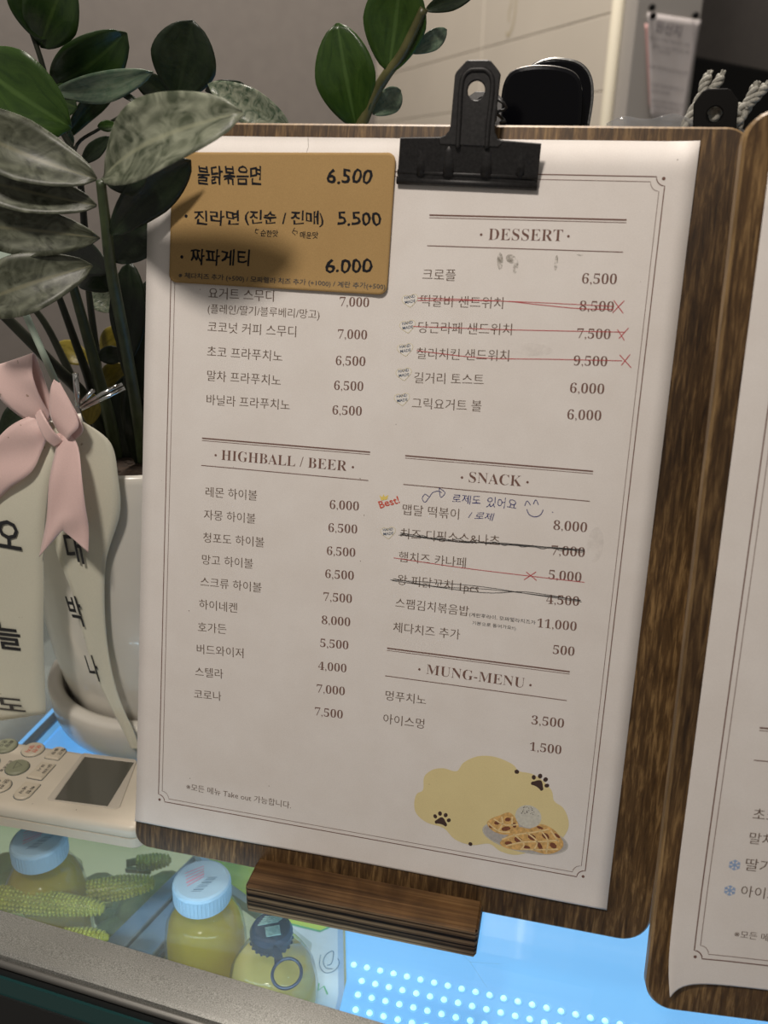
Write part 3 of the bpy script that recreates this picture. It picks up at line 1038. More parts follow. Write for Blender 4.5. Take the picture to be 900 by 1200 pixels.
PRICES = [
    ('6,500', 'n', 174.9, 247.0, 1.5, 12.4),
    ('8,500', 'n', 175.0, 237.2, 1.3, 12.3),
    ('7,500', 'n', 175.1, 227.2, 1.7, 12.1),
    ('9,500', 'n', 174.9, 217.2, 2.0, 12.2),
    ('6,000', 'n', 174.6, 207.0, 1.9, 12.5),
    ('6,000', 'n', 174.6, 197.0, 2.2, 12.5),
    ('8,000', 'n', 173.6, 154.2, 1.5, 12.7),
    ('7,000', 'n', 173.8, 144.2, 2.4, 12.7),
    ('5,000', 'n', 173.7, 134.5, 1.6, 12.5),
    ('4,500', 'n', 173.8, 124.5, 3.0, 12.6),
    ('11,000', 'n', 171.2, 114.5, 1.9, 15.2),
    ('500', 'n', 178.3, 104.5, 1.5, 8.3),
    ('3,500', 'n', 172.8, 74.0, 2.1, 12.8),
    ('1,500', 'n', 173.2, 62.7, 2.2, 12.5),
    ('7,000', 'n', 82.9, 234.3, 0.9, 11.9),
    ('7,000', 'n', 82.9, 221.8, 1.3, 11.9),
    ('6,500', 'n', 82.7, 211.4, 1.7, 12.1),
    ('6,500', 'n', 82.6, 201.6, 2.0, 12.0),
    ('6,500', 'n', 82.5, 191.8, 1.9, 12.1),
    ('6,000', 'n', 83.6, 153.4, 2.2, 12.3),
    ('6,500', 'n', 83.6, 143.8, 2.5, 12.2),
    ('6,500', 'n', 83.5, 134.1, 2.2, 12.1),
    ('6,500', 'n', 83.4, 124.3, 2.6, 12.2),
    ('7,500', 'n', 83.2, 114.5, 2.4, 12.2),
    ('8,000', 'n', 83.0, 104.4, 2.7, 12.3),
    ('5,500', 'n', 82.9, 94.4, 2.4, 12.2),
    ('4,000', 'n', 82.6, 84.3, 2.2, 12.3),
    ('7,000', 'n', 82.5, 74.1, 2.5, 12.3),
    ('7,500', 'n', 82.2, 63.8, 1.7, 12.3),
]


def rules(buf, fn, x0, x1, y_top, y_low, n):
    line(buf, dense((x0, y_top), (x1, y_top + .35)), .55, fn, n)
    line(buf, dense((x0, y_top - .95), (x1, y_top - .6)), .22, fn, n)
    line(buf, dense((x0, y_low), (x1, y_low + .3)), .32, fn, n)


def menu_sheet():
    org = tuple(F1(105, 0, 0))
    t = thing('menu_sheet', 'white printed menu sheet of desserts and drinks clipped to the middle board', 'menu', org, 'printed menu sheets')
    vs, fs = sheetgrid(S1, 0, 210.3, 0, 297, 40, 40)
    mk('sheet', vs, fs, 'paper', t, smooth=True, solid=.12)
    n = .09
    b = B(); border(b, S1, 11.0, 11.6, 200.2, 285.0, .36, .2, n); b.mk('border_line', 'brown', t)
    # section rules
    for nm, (x0, x1, a, c) in dict(d=(116.1, 188.4, 269.6, 258.4), s=(113.4, 186.2, 177.8, 166.3), m=(111.5, 185.6, 97.7, 85.7), h=(26.8, 99.0, 177.6, 166.2)).items():
        b = B(); rules(b, S1, x0, x1, a, c, n); b.mk('rule_line', 'brown', t)
    bufs = []
    for r in HEAD:
        b = B(); text(*r, b, S1, n, h=None); bufs.append((b, 'heading_text', 'brown', r[0]))
    dots = [(136.3, 263.1), (168.4, 263.6), (136.6, 171.2), (162.1, 171.7), (125.6, 90.5), (170.9, 90.3), (33.1, 171.0), (92.3, 171.3)]
    for d in dots:
        b = B(); disc(b, d, .5, S1, n, k=10); b.mk('heading_dot', 'brown', t)
    cols = {}
    for rows, nm, mt in ((ITEMS, 'item_text', 'grey'), (PRICES, 'price_text', 'brown')):
        for r in rows:
            sec = (r[2] > 105, r[3] > 185 if r[2] < 105 else (r[3] > 190) + (r[3] > 100))
            b = B()
            bufs.append((b, nm, mt, r[0]))
            text(*r, b, S1, n)
    for b, nm, mt, s_ in bufs: late(b, nm, mt, t)
    # hand made hearts
    for i, (hx, hy) in enumerate([(110.9, 237.8), (110.7, 228.0), (110.4, 219.1), (110.5, 209.7), (110.5, 199.9), (108.6, 146.1)]):
        H = []
        for k in range(30):
            a = 2 * math.pi * k / 30
            x = 16 * math.sin(a) ** 3; y = 13 * math.cos(a) - 5 * math.cos(2 * a) - 2 * math.cos(3 * a) - math.cos(4 * a)
            x *= .195; y = y * .185 + .0; y = y if y > -2.3 else -2.3 + (y + 2.3) * .4
            H.append((hx + x * .98 - y * .15, hy + x * .2 + y * .97))
        hb = B(); poly(hb, H, S1, n); ho = hb.mk('heart_mark', 'heart', t)
        lb = B(); line(lb, H, .18, S1, n + .02, closed=True); lb.mk('outline', 'heartline', ho)
        tb = B(); text('HAND', 'b', hx - 2.1, hy + .3, 12, 4.2, tb, S1, n + .02, 1.15); text('MADE', 'b', hx - 1.8, hy - 1.4, 12, 4.2, tb, S1, n + .02, 1.15)
        late(tb, 'lettering', 'navy', ho)
    # pen strokes crossing items out
    def strokes(name, mat, L, label=None):
        b = B()
        for P, w, lv in L: line(b, spline(P, 5, False), w, S1, n + .03 + lv * .01)
        b.mk(name, mat, t, label=label)
    strokes('crossing_out', 'redpen', [([(113.7, 238.9), (145.9, 239.3), (159.2, 238.7), (174.7, 238.0), (187.2, 238.3)], .26, 0), ([(113.8, 237.9), (146.5, 239.3), (187.1, 239.4)], .22, 1),
            ([(187.0, 237.1), (190.7, 241.6)], .3, 2), ([(187.0, 241.5), (190.8, 237.1)], .3, 3)], 'red pen crossing-out')
    strokes('crossing_out', 'redpen', [([(112.8, 228.1), (150, 228.9), (192.3, 230.4)], .26, 0), ([(189.4, 231.2), (192.3, 227.4)], .3, 1), ([(193.3, 232.0), (190.3, 228.0)], .3, 2)], 'red pen crossing-out')
    strokes('crossing_out', 'redpen', [([(114.9, 219.0), (140.4, 217.8), (165.9, 218.9), (192.3, 220.0)], .26, 0), ([(191.2, 222.1), (195.8, 217.7)], .3, 1), ([(194.9, 222.5), (192.2, 218.3)], .3, 2)], 'red pen crossing-out')
    strokes('crossing_out', 'redpen', [([(111.6, 136.0), (143.6, 135.0), (187.5, 134.8)], .26, 0), ([(164.4, 133.1), (168.7, 136.8)], .3, 1), ([(164.9, 136.3), (169.2, 133.4)], .3, 2)], 'red pen crossing-out')
    zig = [(113.6 + 2.2 * k, 145.9 + .55 * math.sin(k * 1.9) + .03 * k) for k in range(34)]
    strokes('crossing_out', 'blackpen', [([(113.6, 146.6), (137.1, 145.3), (153.9, 146.8), (186.2, 147.2)], .24, 0), ([(113.9, 146.0), (131.4, 145.3), (154.0, 146.4), (186.2, 147.7)], .2, 1), (zig, .18, 2),
            ([(113.0, 145.6), (150, 146.2), (186, 147.1)], .18, 3)], 'black scribbled crossing-out')
    strokes('crossing_out', 'blackpen', [([(110.8, 126.7), (144.2, 128.3), (166.8, 127.6), (187.2, 126.9)], .2, 0), ([(111.7, 126.5), (147.8, 125.9), (165.6, 128.3), (186.7, 127.3)], .22, 1), ([(112, 127.4), (130, 126.2), (152, 127.6), (186.9, 127.6)], .18, 2)], 'black pen crossing-out')
    # blue handwriting
    b = B()
    text('로제도', 't', 133.3, 160.9, 1, 11.3, b, S1, n + .03, 3.6, wob=.14, shear=.12)
    text('있어요', 't', 147.0, 160.4, 1, 11.6, b, S1, n + .03, 4.2, wob=.16, shear=.1)
    text('/ 로제', 't', 140.4, 155.1, 1, 9.6, b, S1, n + .03, 3.1, wob=.12, shear=.15)
    for P, w in (([(161.9, 162.4), (162.6, 164.4), (164.1, 162.9)], .28), ([(165.1, 163.4), (165.9, 165.2), (167.1, 163.3)], .28), ([(162.8, 161.2), (163.9, 159.2), (166.1, 158.5), (168.2, 159.5), (169.1, 161.6)], .3),
                 ([(124.0, 162.4), (122.4, 163.2), (121.5, 161.3), (122.7, 160.0), (124.1, 161.9), (125.5, 164.1), (127.5, 164.9), (129.1, 164.5)], .26), ([(127.9, 166.2), (130.4, 164.6), (128.8, 162.6), (127.9, 166.2)], .26)):
        line(b, spline(P, 5, False), w, S1, n + .03)
    disc(b, (172.7, 161.0), .22, S1, n + .03)
    late(b, 'blue_handwriting', 'bluepen', t, label='blue pen handwriting')
    b = B()
    text('(계란후라이, 모짜렐라치즈가', 't', 144.0, 115.2, 0, 26.4, b, S1, n + .03, 2.0, wob=.06)
    text('기본으로 들어가요!!)', 't', 145.6, 112.0, 0, 17.4, b, S1, n + .03, 1.8, wob=.06)
    b2 = B(); text('Best!', 'p', 104.6, 155.6, 21, 8.6, b2, S1, n + .03, 3.1, wob=.1)
    late(b, 'small_handwriting', 'blackpen', t, label='tiny black handwriting')
    late(b2, 'best_mark', 'redprint', t, label='red brush lettering')
    b = B(); poly(b, [(104.9, 158.9), (104.0, 161.0), (105.2, 160.3), (105.7, 161.6), (106.3, 160.5), (107.6, 161.5), (107.3, 159.6)], S1, n + .03); b.mk('crown_mark', 'crown', t)
    # picture at the bottom right
    cl = [(127.8, 31.2), (128.5, 35.8), (131.1, 38.2), (131.1, 44.0), (134.3, 47.7), (138.9, 49.2), (144.4, 48.8), (147.0, 53.1), (152.6, 56.8), (159.5, 57.7), (166.7, 55.8), (169.8, 53.2), (175.0, 52.9), (179.8, 50.6), (183.6, 46.9), (184.9, 42.8), (188.8, 40.4), (191.3, 35.8), (191.4, 30.8), (188.0, 25.1), (181.5, 21.3), (172.6, 16.5), (165.5, 16.7), (160.5, 19.2), (153.5, 17.2), (146.2, 18.4), (141.0, 22.6), (133.7, 23.8), (129.1, 26.9)]
    b = B(); poly(b, spline(cl, 4), S1, n); b.mk('yellow_cloud_print', 'cloud', t)

    def pawp(cx, cy, rot, sc):
        b = B(); c, s_ = math.cos(rot), math.sin(rot)
        q = lambda x, y: (cx + (x * c - y * s_) * sc, cy + (x * s_ + y * c) * sc)
        pad = [(-2.3, -2.2), (-1.2, -1.9), (0, -1.75), (1.2, -1.9), (2.3, -2.2), (2.7, -1.2), (1.9, -.2), (.95, 1.0), (0, 1.5), (-.95, 1.0), (-1.9, -.2), (-2.7, -1.2)]
        poly(b, [q(*p) for p in spline(pad, 3)], S1, n + .03)
        for (x, y, r_, a) in ((-3.0, 1.0, .95, .5), (-1.25, 2.9, 1.0, .15), (1.25, 2.9, 1.0, -.15), (3.0, 1.0, .95, -.5)):
            disc(b, q(x, y), r_ * sc * .85, S1, n + .03, ry=r_ * sc * 1.05, rot=rot + a, k=12)
        b.mk('paw_print', 'paw', t)
    pawp(139.9, 25.9, -.12, .98)
    pawp(178.2, 49.3, -.45, 1.02)
    for d, r_ in (((168.9, 52.8), .95), ((152.8, 17.6), .85)):
        b = B(); disc(b, d, r_, S1, n + .03); b.mk('round_dot', 'paw', t)
    pic = B(); disc(pic, (174.8, 24.6), 17.6, S1, n + .03, ry=6.6, rot=-.03, k=40); pic = pic.mk('plate_print', 'plate', t)
    b = B(); line(b, circle(174.8, 24.6, 17.3, 40, 6.3, -.03), .22, S1, n + .034, closed=True); b.mk('plate_rim', 'scoop', pic)
    wf = B()
    W1 = [(158.8, 28.0), (160.5, 30.6), (163.8, 32.6), (167.3, 34.6), (170.2, 32.6), (172.2, 28.0), (170.0, 25.6), (166, 24.4), (161.5, 25.2)]
    W2 = [(164.8, 20.6), (168.0, 24.6), (171.5, 28.8), (176.5, 29.0), (180.8, 31.8), (185.6, 30.6), (189.4, 27.2), (190.4, 23.8), (187.8, 20.6), (183.4, 19.0), (178.0, 19.6), (172.0, 18.6), (167.0, 18.8)]
    for W_ in (W1, W2): poly(wf, spline(W_, 3), S1, n + .04)
    wf = wf.mk('waffle_print', 'waffle', pic)
    dk = B()
    for (x, y, a, b_, r_) in ((163.0, 29.2, 1.4, .9, .5), (167.2, 31.4, 1.3, .9, .4), (166.8, 27.2, 2.0, 1.0, .35), (160.6, 27.0, .9, .7, .3), (170.0, 29.4, .9, 1.2, .2), (172.2, 23.2, 1.8, 1.3, -.3), (177.6, 25.4, 1.8, 1.3, -.4), (183.0, 27.0, 1.7, 1.2, -.5), (186.4, 23.4, 1.6, 1.2, -.5), (181.2, 22.0, .9, 2.1, .5), (175.8, 20.6, 1.6, .8, 0), (168.4, 21.0, 1.6, .9, .2), (187.6, 28.0, 1.5, .6, -.6), (180.4, 30.2, 1.4, .6, -.2)):
        disc(dk, (x, y), a, S1, n + .044, ry=b_, rot=r_, k=8)
    dk.mk('waffle_hollows', 'waffledk', pic)
    lt = B()
    for P in ([(159.2, 28.4), (164.0, 25.6), (168.6, 26.0)], [(161.4, 30.6), (166.4, 28.8), (171.6, 30.0)], [(164.6, 32.2), (165.2, 28.8), (163.6, 25.6)], [(168.8, 33.0), (169.2, 28.6)],
              [(165.6, 22.2), (171.0, 25.2), (178.8, 28.0), (184.0, 30.2)], [(167.4, 19.6), (174.2, 22.6), (181.4, 24.2), (188.4, 26.2)], [(174.0, 19.4), (180.6, 20.4), (188.6, 22.2)],
              [(170.0, 25.4), (174.6, 22.0), (173.6, 19.0)], [(175.0, 27.2), (179.8, 24.0), (178.8, 19.8)], [(180.4, 29.4), (184.0, 25.4), (184.0, 19.6)], [(184.8, 29.8), (188.6, 25.4)]):
        line(lt, spline(P, 4, False), .62, S1, n + .048)
    lt.mk('waffle_ridges', 'wafflelt', pic)
    sc = B(); disc(sc, (175.3, 34.2), 5.3, S1, n + .055, ry=5.0, k=24); sc = sc.mk('scoop_print', 'scoop', pic)
    b = B(); rnd = random.Random(3)
    for k in range(26):
        a = rnd.uniform(.2, 2.9); r_ = rnd.uniform(1.5, 4.6)
        disc(b, (175.3 + r_ * math.cos(a), 34.4 + r_ * math.sin(a) * .92), .2, S1, n + .06, k=5)
    b.mk('scoop_specks', 'paw', pic)
    # stains and a few specks
    for (x, y, a, c, rt) in ((144.2, 253.8, 1.1, 3.2, .1), (148.2, 254.8, 2.0, 1.6, -.5), (150.2, 252.0, .9, 2.6, -.1), (164.9, 254.0, .6, 2.8, 0), (173.3, 257.2, 1.2, .4, 0)):
        b = B(); disc(b, (x, y), a, S1, n + .02, ry=c, rot=rt, k=14); b.mk('grey_smudge', 'smudge', t, label='grey smudge under the first heading')
    for (x, y, a, c) in ((158, 222.0, 9, 2.4), (190, 150, 3, 7)):
        b = B(); disc(b, (x, y), a, S1, n + .015, ry=c, k=20); b.mk('faint_stain', 'smudge2', t)
    rnd = random.Random(11)
    for k in range(26):
        x = rnd.uniform(6, 204); y = rnd.uniform(8, 292)
        b = B(); disc(b, (x, y), rnd.uniform(.10, .22), S1, n + .01, k=6); b.mk('dust_speck', 'grey', t)
    b = B(); line(b, [(66.5, 297), (66.9, 293.6), (66.2, 291.2)], .12, S1, n); b.mk('small_crease', 'grey', t)


menu_sheet()


def kraft():
    def Kf(x, y, n=0.0): return F1(x, y, 1.0 + n + 1.1 * max(0, (x - 92) / 10) ** 2 * .6 + .9 * max(0, (246 - y) / 8) ** 2)
    t = thing('handwritten_card', 'brown kraft card with black marker prices stuck on the upper left of the menu sheet', 'card', F1(56, 239, 0))
    P = rrect(0, 0, 91.2, 50.6, 3.2, 6)
    def warp(x, y, n): # slight taper: left edge 240..290.6, right edge 239.4..291.8
        u = x / 91.2; v = y / 50.6
        return Kf(10.6 + x, (240.2 - .9 * u) + v * (50.3 + 2.0 * u), n)
    # grid body for the curl
    nx, ny = 26, 14; vs = []; fs = []
    def edge(u, v):
        x = u * 91.2; y = v * 50.6; r = 3.2
        # pull grid corners on to the rounded outline
        for cx, cy, sx, sy in ((r, r, -1, -1), (91.2 - r, r, 1, -1), (r, 50.6 - r, -1, 1), (91.2 - r, 50.6 - r, 1, 1)):
            dx = (x - cx) * sx; dy = (y - cy) * sy
            if dx > 0 and dy > 0:
                m = max(dx, dy); L = math.hypot(dx, dy)
                if L > 0: k = m / L; x = cx + sx * dx * k; y = cy + sy * dy * k
        return x, y
    def lin(i, n, L, r=3.2):
        a = [0, r / 3, 2 * r / 3, r]
        m = [r + (L - 2 * r) * k / (n - 6) for k in range(1, n - 6)]
        b = [L - r, L - 2 * r / 3, L - r / 3, L]
        return (a + m + b)[i]
    for j in range(ny + 1):
        for i in range(nx + 1):
            vs.append(warp(*edge(lin(i, nx, 91.2) / 91.2, lin(j, ny, 50.6) / 50.6), 0))
    fs = [(j * (nx + 1) + i, j * (nx + 1) + i + 1, (j + 1) * (nx + 1) + i + 1, (j + 1) * (nx + 1) + i) for j in range(ny) for i in range(nx)]
    mk('card', vs, fs, 'kraft', t, smooth=True, solid=.35)
    b = B(); n = .06
    for r in (('불닭볶음면', 21.6, 278.4, .8, 27.0, 7.2), ('6.500', 75.3, 279.8, 1.0, 18.0, 5.6), ('진라면', 20.8, 263.0, .6, 19.2, 5.8), ('(진순 / 진매)', 42.3, 263.2, .8, 32.6, 6.0),
              ('5.500', 80.4, 264.6, 1.2, 17.3, 5.2), ('짜파게티', 19.6, 247.6, 0, 25.4, 6.4), ('6.000', 76.6, 246.6, 1.6, 18.8, 5.6)):
        text(r[0], 'b', r[1], r[2], r[3], r[4], b, Kf, n, r[5], wob=.22)
    for r in (('순한맛', 49.1, 259.4, 0, 7.3, 2.6), ('매운맛', 65.5, 259.2, 1, 7.4, 2.6)):
        text(r[0], 'p', r[1], r[2], r[3], r[4], b, Kf, n, r[5], wob=.08)
    for d in ((18.1, 282.3), (17.3, 266.2), (15.9, 250.3)): disc(b, d, .68, Kf, n)
    for P in ([(47.3, 262.4), (46.9, 260.9), (47.9, 260.4)], [(46.9, 261.8), (48.4, 262.0)], [(63.2, 263.2), (62.3, 261.4), (63.6, 260.4)], [(62.8, 262.0), (64.4, 261.8), (64.2, 260.9)]): line(b, P, .3, Kf, n)
    late(b, 'marker_writing', 'marker', t)
    b = B()
    text('※ 체다치즈 추가 (+500) / 모짜렐라 치즈 추가 (+1000) / 계란 추가(+500)', 'p', 14.8, 241.6, -.5, 86.5, b, Kf, .09, 2.7, wob=.09)
    late(b, 'fine_writing', 'blackpen', t)


kraft()


def sheet2():
    t = thing('menu_sheet', 'second menu sheet with a curled lower corner on the right-hand board', 'menu', F2(110, 10, 0), 'printed menu sheets')
    xl = lambda y: 8.4 if y < 10 else 6.0 + .0088 * y
    bot = lambda x: 14.9 - 5.2 * math.exp(-max(0, x - 8) / 4.2)
    vs = []; nx, ny = 44, 40
    for j in range(ny + 1):
        for i in range(nx + 1):
            u = (i / nx) ** 1.7
            x = 6 + u * 210
            y = bot(x + 2) + (300 - bot(x + 2)) * (j / ny) ** 1.7
            xo = 6.0 + .0082 * y + (2.2 * max(0, (30 - y) / 23) ** 2)
            vs.append(S2(xo + u * 210, y, 0))
    fs = [(j * (nx + 1) + i, j * (nx + 1) + i + 1, (j + 1) * (nx + 1) + i + 1, (j + 1) * (nx + 1) + i) for j in range(ny) for i in range(nx)]
    mk('sheet', vs, fs, 'paper', t, smooth=True, solid=.12)
    n = .1
    def Q(x, y, k=0.0): return S2(x + .0098 * (y - 25), y, k)
    b = B(); border(b, Q, 15.2, 24.8, 205, 288, .42, .22, n, gap=2.0); b.mk('border_line', 'brown', t)
    b = B(); line(b, dense((27.0, 116.3), (99, 116.3)), .55, Q, n); line(b, dense((27.0, 115.3), (99, 115.3)), .22, Q, n); line(b, dense((26.6, 104.1), (99, 104.1)), .32, Q, n); b.mk('rule_line', 'brown', t)
    for r in (('초코', 29.0, 82.2, 8.6), ('말차', 29.0, 72.2, 8.6), ('딸기', 29.0, 61.6, 8.8), ('아이스', 28.8, 51.2, 13.2), ('※모든 메뉴', 28.6, 34.6, 15)):
        b = B(); text(r[0], 'k', r[1], r[2], 0, r[3], b, Q, n); late(b, 'item_text', 'grey', t)
    for (x, y) in ((25.3, 63.2), (24.9, 53.0)):
        b = B()
        for k in range(6):
            a = R(60 * k + 30); d = (math.cos(a), math.sin(a))
            line(b, [(x, y), (x + 2.1 * d[0], y + 2.1 * d[1])], .5, Q, n)
            for s_ in (-1, 1):
                e = R(60 * k + 30 + 50 * s_)
                line(b, [(x + 1.2 * d[0], y + 1.2 * d[1]), (x + 1.2 * d[0] + .9 * math.cos(e), y + 1.2 * d[1] + .9 * math.sin(e))], .4, Q, n)
        b.mk('snowflake_mark', 'snow', t)


sheet2()


# ------------------------------------------------------------------ clips
def clip1():
    t = thing('bulldog_clip', 'large black steel bulldog clip holding the middle menu sheet', 'clip', F1(129, 280, 0))
    J = lambda x, y, n: F1(x, y, 2.2 + (y - 280) * .40 + n)
    T = lambda x, y, n: F1(x, y, 7.8 + (y - 294) * .20 + n)
    B().slab([(103.2, 281), (155.4, 280), (155.9, 294), (141.2, 294.9), (121.2, 295.6), (104.5, 295.3)], -1.1, 0, J, bev=.4, bev0=.3).mk('jaw_plate', 'black_metal', t)
    # swept shoulders of the jaw
    tab = [(119.4, 293.0), (140.8, 292.4), (142.6, 294.2), (140.4, 295.2), (139.2, 297.2), (139.0, 300), (139.9, 315.6), (138.9, 317.0), (136.2, 319.7), (135.2, 320.0), (128.2, 320.0), (127.4, 319.6), (124.2, 316.4), (123.7, 315.3), (123.0, 300), (122.6, 297.8), (121.2, 296.2), (118.6, 295.2)]
    B().slab(tab, -1.0, .25, T, holes=[circle(131.6, 310.6, 3.1, 24)], bev=.35, bev0=.3).mk('lever', 'black_metal', t)
    b = B().tube([T(x, y, .1) for x, y in spline([(126.0, 292), (126.1, 300), (126.3, 312.6), (128.4, 316.4), (131.8, 317.0), (135.2, 316.4), (137.3, 312.6), (136.7, 300), (136.6, 292)], 5, False)], .95, 10)
    b.mk('pressed_ridge', 'black_metal', t, smooth=True)
    for x, w in ((112.2, 2.6), (122.6, 3.0), (136.6, 3.0), (149.0, 2.6)):
        B().tube([J(x, 283.6, -2.1), J(x + .1, 288, -2.35), J(x + .1, 291.5, -2.4), J(x + .1, 294.4, -2.5)], [w, w, w * .9, w * .7], 12).mk('pressed_rib', 'black_metal', t, smooth=True)
    B().tube([F1(103.0, 281.6, 1.8), F1(129, 281.1, 1.8), F1(155.5, 280.5, 1.8)], 1.45, 14).mk('jaw_lip', 'black_metal', t, smooth=True)
    B().tube([F1(103.3, 284.3, 3.0), F1(129, 283.8, 3.0), F1(155.5, 283.2, 3.0)], 1.0, 12).mk('jaw_lip', 'black_metal', t, smooth=True)
    # rear lever and spring behind the board top
    Q = lambda x, y, n: F1(x, y, -9.5 - (y - 303) * .22 + n)
    B().slab([(124, 303.2), (139, 303.2), (139.2, 306), (138.8, 314.8), (135.5, 317.5), (128, 317.5), (124.5, 314.8)], -1, 0, Q, holes=[circle(131.6, 312.4, 3, 20)], bev=.3).mk('rear_lever', 'black_metal', t)
    B().tube([F1(125, 305.6, 1), F1(138.4, 305.6, 1)], 2.6, 14).mk('spring', 'black_metal', t, smooth=True)
    b = B()
    rr = random.Random(5)
    pts = [F1(139.6 + 1.6 * math.sin(k * 1.3), 303.5 + k * 1.0, -4 + 1.5 * math.cos(k * 1.7)) for k in range(10)]
    b.tube(pts, .55, 6)
    b.mk('spring_wire', 'black_metal', t, smooth=True)


clip1()


def behind():
    # glossy black case with a metal-rimmed lid
    t = thing('glossy_case', 'glossy black rounded case standing behind the middle board beside the clip', 'case', (152, 108, 255))
    G = lambda y0: (lambda x, z, n: (x, y0 - n + (z - 300) * .05, z))
    o1 = spline([(136, 300), (135.2, 320), (134.8, 331), (136.0, 337), (139.6, 340.6), (148, 342.0), (158, 341.4), (164.4, 338.8), (167.2, 333), (167.9, 320), (167.6, 300), (160, 297), (144, 297)], 4)
    ob = spline([(142, 300), (142, 320), (141.6, 334), (143.6, 340.6), (149, 344.6), (157, 345.4), (165, 343.6), (169.6, 338.8), (171.2, 331), (170.4, 318), (169.4, 300), (160, 297), (150, 297)], 4)
    B().slab(o1[::-1], 0, 5, G(112), bev=1.4, bev0=.3).mk('front_shell', 'black_gloss', t, smooth=False)
    B().slab(ob[::-1], 0, 3, G(119), bev=.9, bev0=.3).mk('rear_shell', 'black_gloss', t, smooth=False)
    B().tube([G(117.2)(x, z, 0) for x, z in spline([(141.8, 330), (142.6, 338), (146, 342.9), (151, 345.0), (157, 345.4), (165, 343.6), (169.6, 338.8), (171.2, 331), (170.6, 320)], 5, False)], .8, 8).mk('metal_rim', 'chrome_dim', t, smooth=True)
    B().tube([G(108.6)(x, z, 0) for x, z in spline([(135.2, 332), (136.4, 337.4), (139.8, 340.7), (148, 342.1), (158, 341.4), (164.4, 338.8), (167.2, 333)], 5, False)], .32, 6).mk('front_rim', 'dark_metal', t, smooth=True)
    B().tube([G(111)(x, z, 0) for x, z in [(136, 318), (150, 316.5), (167, 318)]], .5, 6).mk('hinge_bar', 'dark_metal', t, smooth=True)
    # small black clip lever with a round hole
    t = thing('bulldog_clip', 'small matt black clip lever with a round hole poking up behind the middle board', 'clip', (216, 80, 300))
    G = lambda x, z, n: (x, 80 - n + (z - 300) * .1, z)
    P = [(209.6, 288), (223.8, 288), (224.3, 318), (223.8, 327.4), (222.6, 328.6), (220.8, 330.8), (219.4, 331.4), (212.4, 331.2), (211.0, 330.4), (208.9, 327.2), (208.4, 326.2), (209.2, 318)]
    B().slab(P, 0, 1.2, G, holes=[circle(216.2, 322.6, 2.8, 22)], bev=.35, bev0=.2).mk('lever', 'blackbox', t)
    B().tube([G(x, z, -1.2) for x, z in ((210.4, 300), (210.2, 325.6), (212.6, 329.4), (219.2, 329.6), (222.2, 326.4), (222.6, 300))], .8, 8).mk('folded_rim', 'black_metal', t, smooth=True)
    B().tube([(208, 84, 299), (225, 84, 299)], 4, 12).mk('spring', 'black_metal', t, smooth=True)
    # cords
    def cord(name_l, main, tails, knot, kr):
        t = thing('bag_cord', name_l, 'cord', main[0], 'grey bag cords')
        def twist(P, r, nm):
            P = [Vector(p) for p in spline(P, 7, False)]
            for s_ in range(3):
                pts = []
                for i, p in enumerate(P):
                    d = (P[min(i + 1, len(P) - 1)] - P[max(i - 1, 0)]).normalized()
                    a = d.orthogonal().normalized(); b_ = d.cross(a)
                    an = i * .5 + s_ * 2.094
                    pts.append(p + (a * math.cos(an) + b_ * math.sin(an)) * r * .5)
                B().tube(pts, r * .58, 7).mk(nm, 'rope', t, smooth=True)
        twist(main, 2.0, 'strand')
        for P in tails:
            twist(P, 1.75, 'tail_strand')
            e = Vector(P[-1]); d = (Vector(P[-1]) - Vector(P[-2])).normalized()
            f = B(); rr = random.Random(int(e.x * 10))
            for k in range(22):
                v = (d + Vector((rr.uniform(-.6, .6), rr.uniform(-.5, .5), rr.uniform(-.5, .5)))).normalized()
                f.tube([e - d * .8, e + v * rr.uniform(1.4, 2.6)], [.75, .25], 5)
            f.mk('frayed_end', 'rope', t, kind='stuff')
        if knot:
            k_ = Vector(knot); pts = []
            for i in range(60):
                a = 2 * math.pi * i / 59 * 2
                pts.append(k_ + Vector((math.sin(a) + 2 * math.sin(2 * a), .8 * math.sin(3 * a), math.cos(a) - 2 * math.cos(2 * a))) * kr)
            B().tube(pts, 1.15, 7).mk('knot', 'rope', t, smooth=True)
    cord('grey twisted cord with two frayed ends above the small black clip', [(206.4, 88, 306), (207.0, 88, 318), (209.6, 89, 325), (212.6, 89, 331)],
         [[(212.4, 89, 329.5), (211.6, 89, 332.5), (212.9, 89, 336.0)], [(213.4, 89, 330), (215.6, 89, 332.4), (217.4, 89, 335.8)]], (216.8, 86, 323.6), .72)
    cord('grey knotted cord with two frayed ends beside the right-hand board corner', [(226.6, 93, 306), (226.0, 93, 316), (226.6, 92, 322)],
         [[(227.4, 92, 325.5), (229.0, 92, 328.5), (230.2, 92, 332.6)], [(228.6, 92, 326.5), (231.4, 92, 329.6), (233.8, 92, 332.8)]], (226.8, 92, 324.6), .95)
    # clear plastic bag top
    vs = []; fs = []; nx, ny = 26, 8
    for j in range(ny + 1):
        for i in range(nx + 1):
            u = i / nx; v = j / ny
            x = 178 + 54 * u
            z = 288 + v * (31.5 + 2.6 * math.sin(u * 5.0) + 1.0 * math.sin(u * 17)) + 1.5 * u * v
            y = 96 + 4 * math.sin(u * 11 + v * 4) - 9 * v * v + 2 * noise.noise(Vector((u * 9, v * 5, 0)))
            vs.append((x, y, z))
    fs = [(j * (nx + 1) + i, j * (nx + 1) + i + 1, (j + 1) * (nx + 1) + i + 1, (j + 1) * (nx + 1) + i) for j in range(ny) for i in range(nx)]
    o = mk('clear_bag', vs, fs, 'film', loc=(205, 96, 288), smooth=True, solid=.15)
    tag(o, 'crumpled clear plastic bag top just showing behind the middle board', 'bag')


behind()


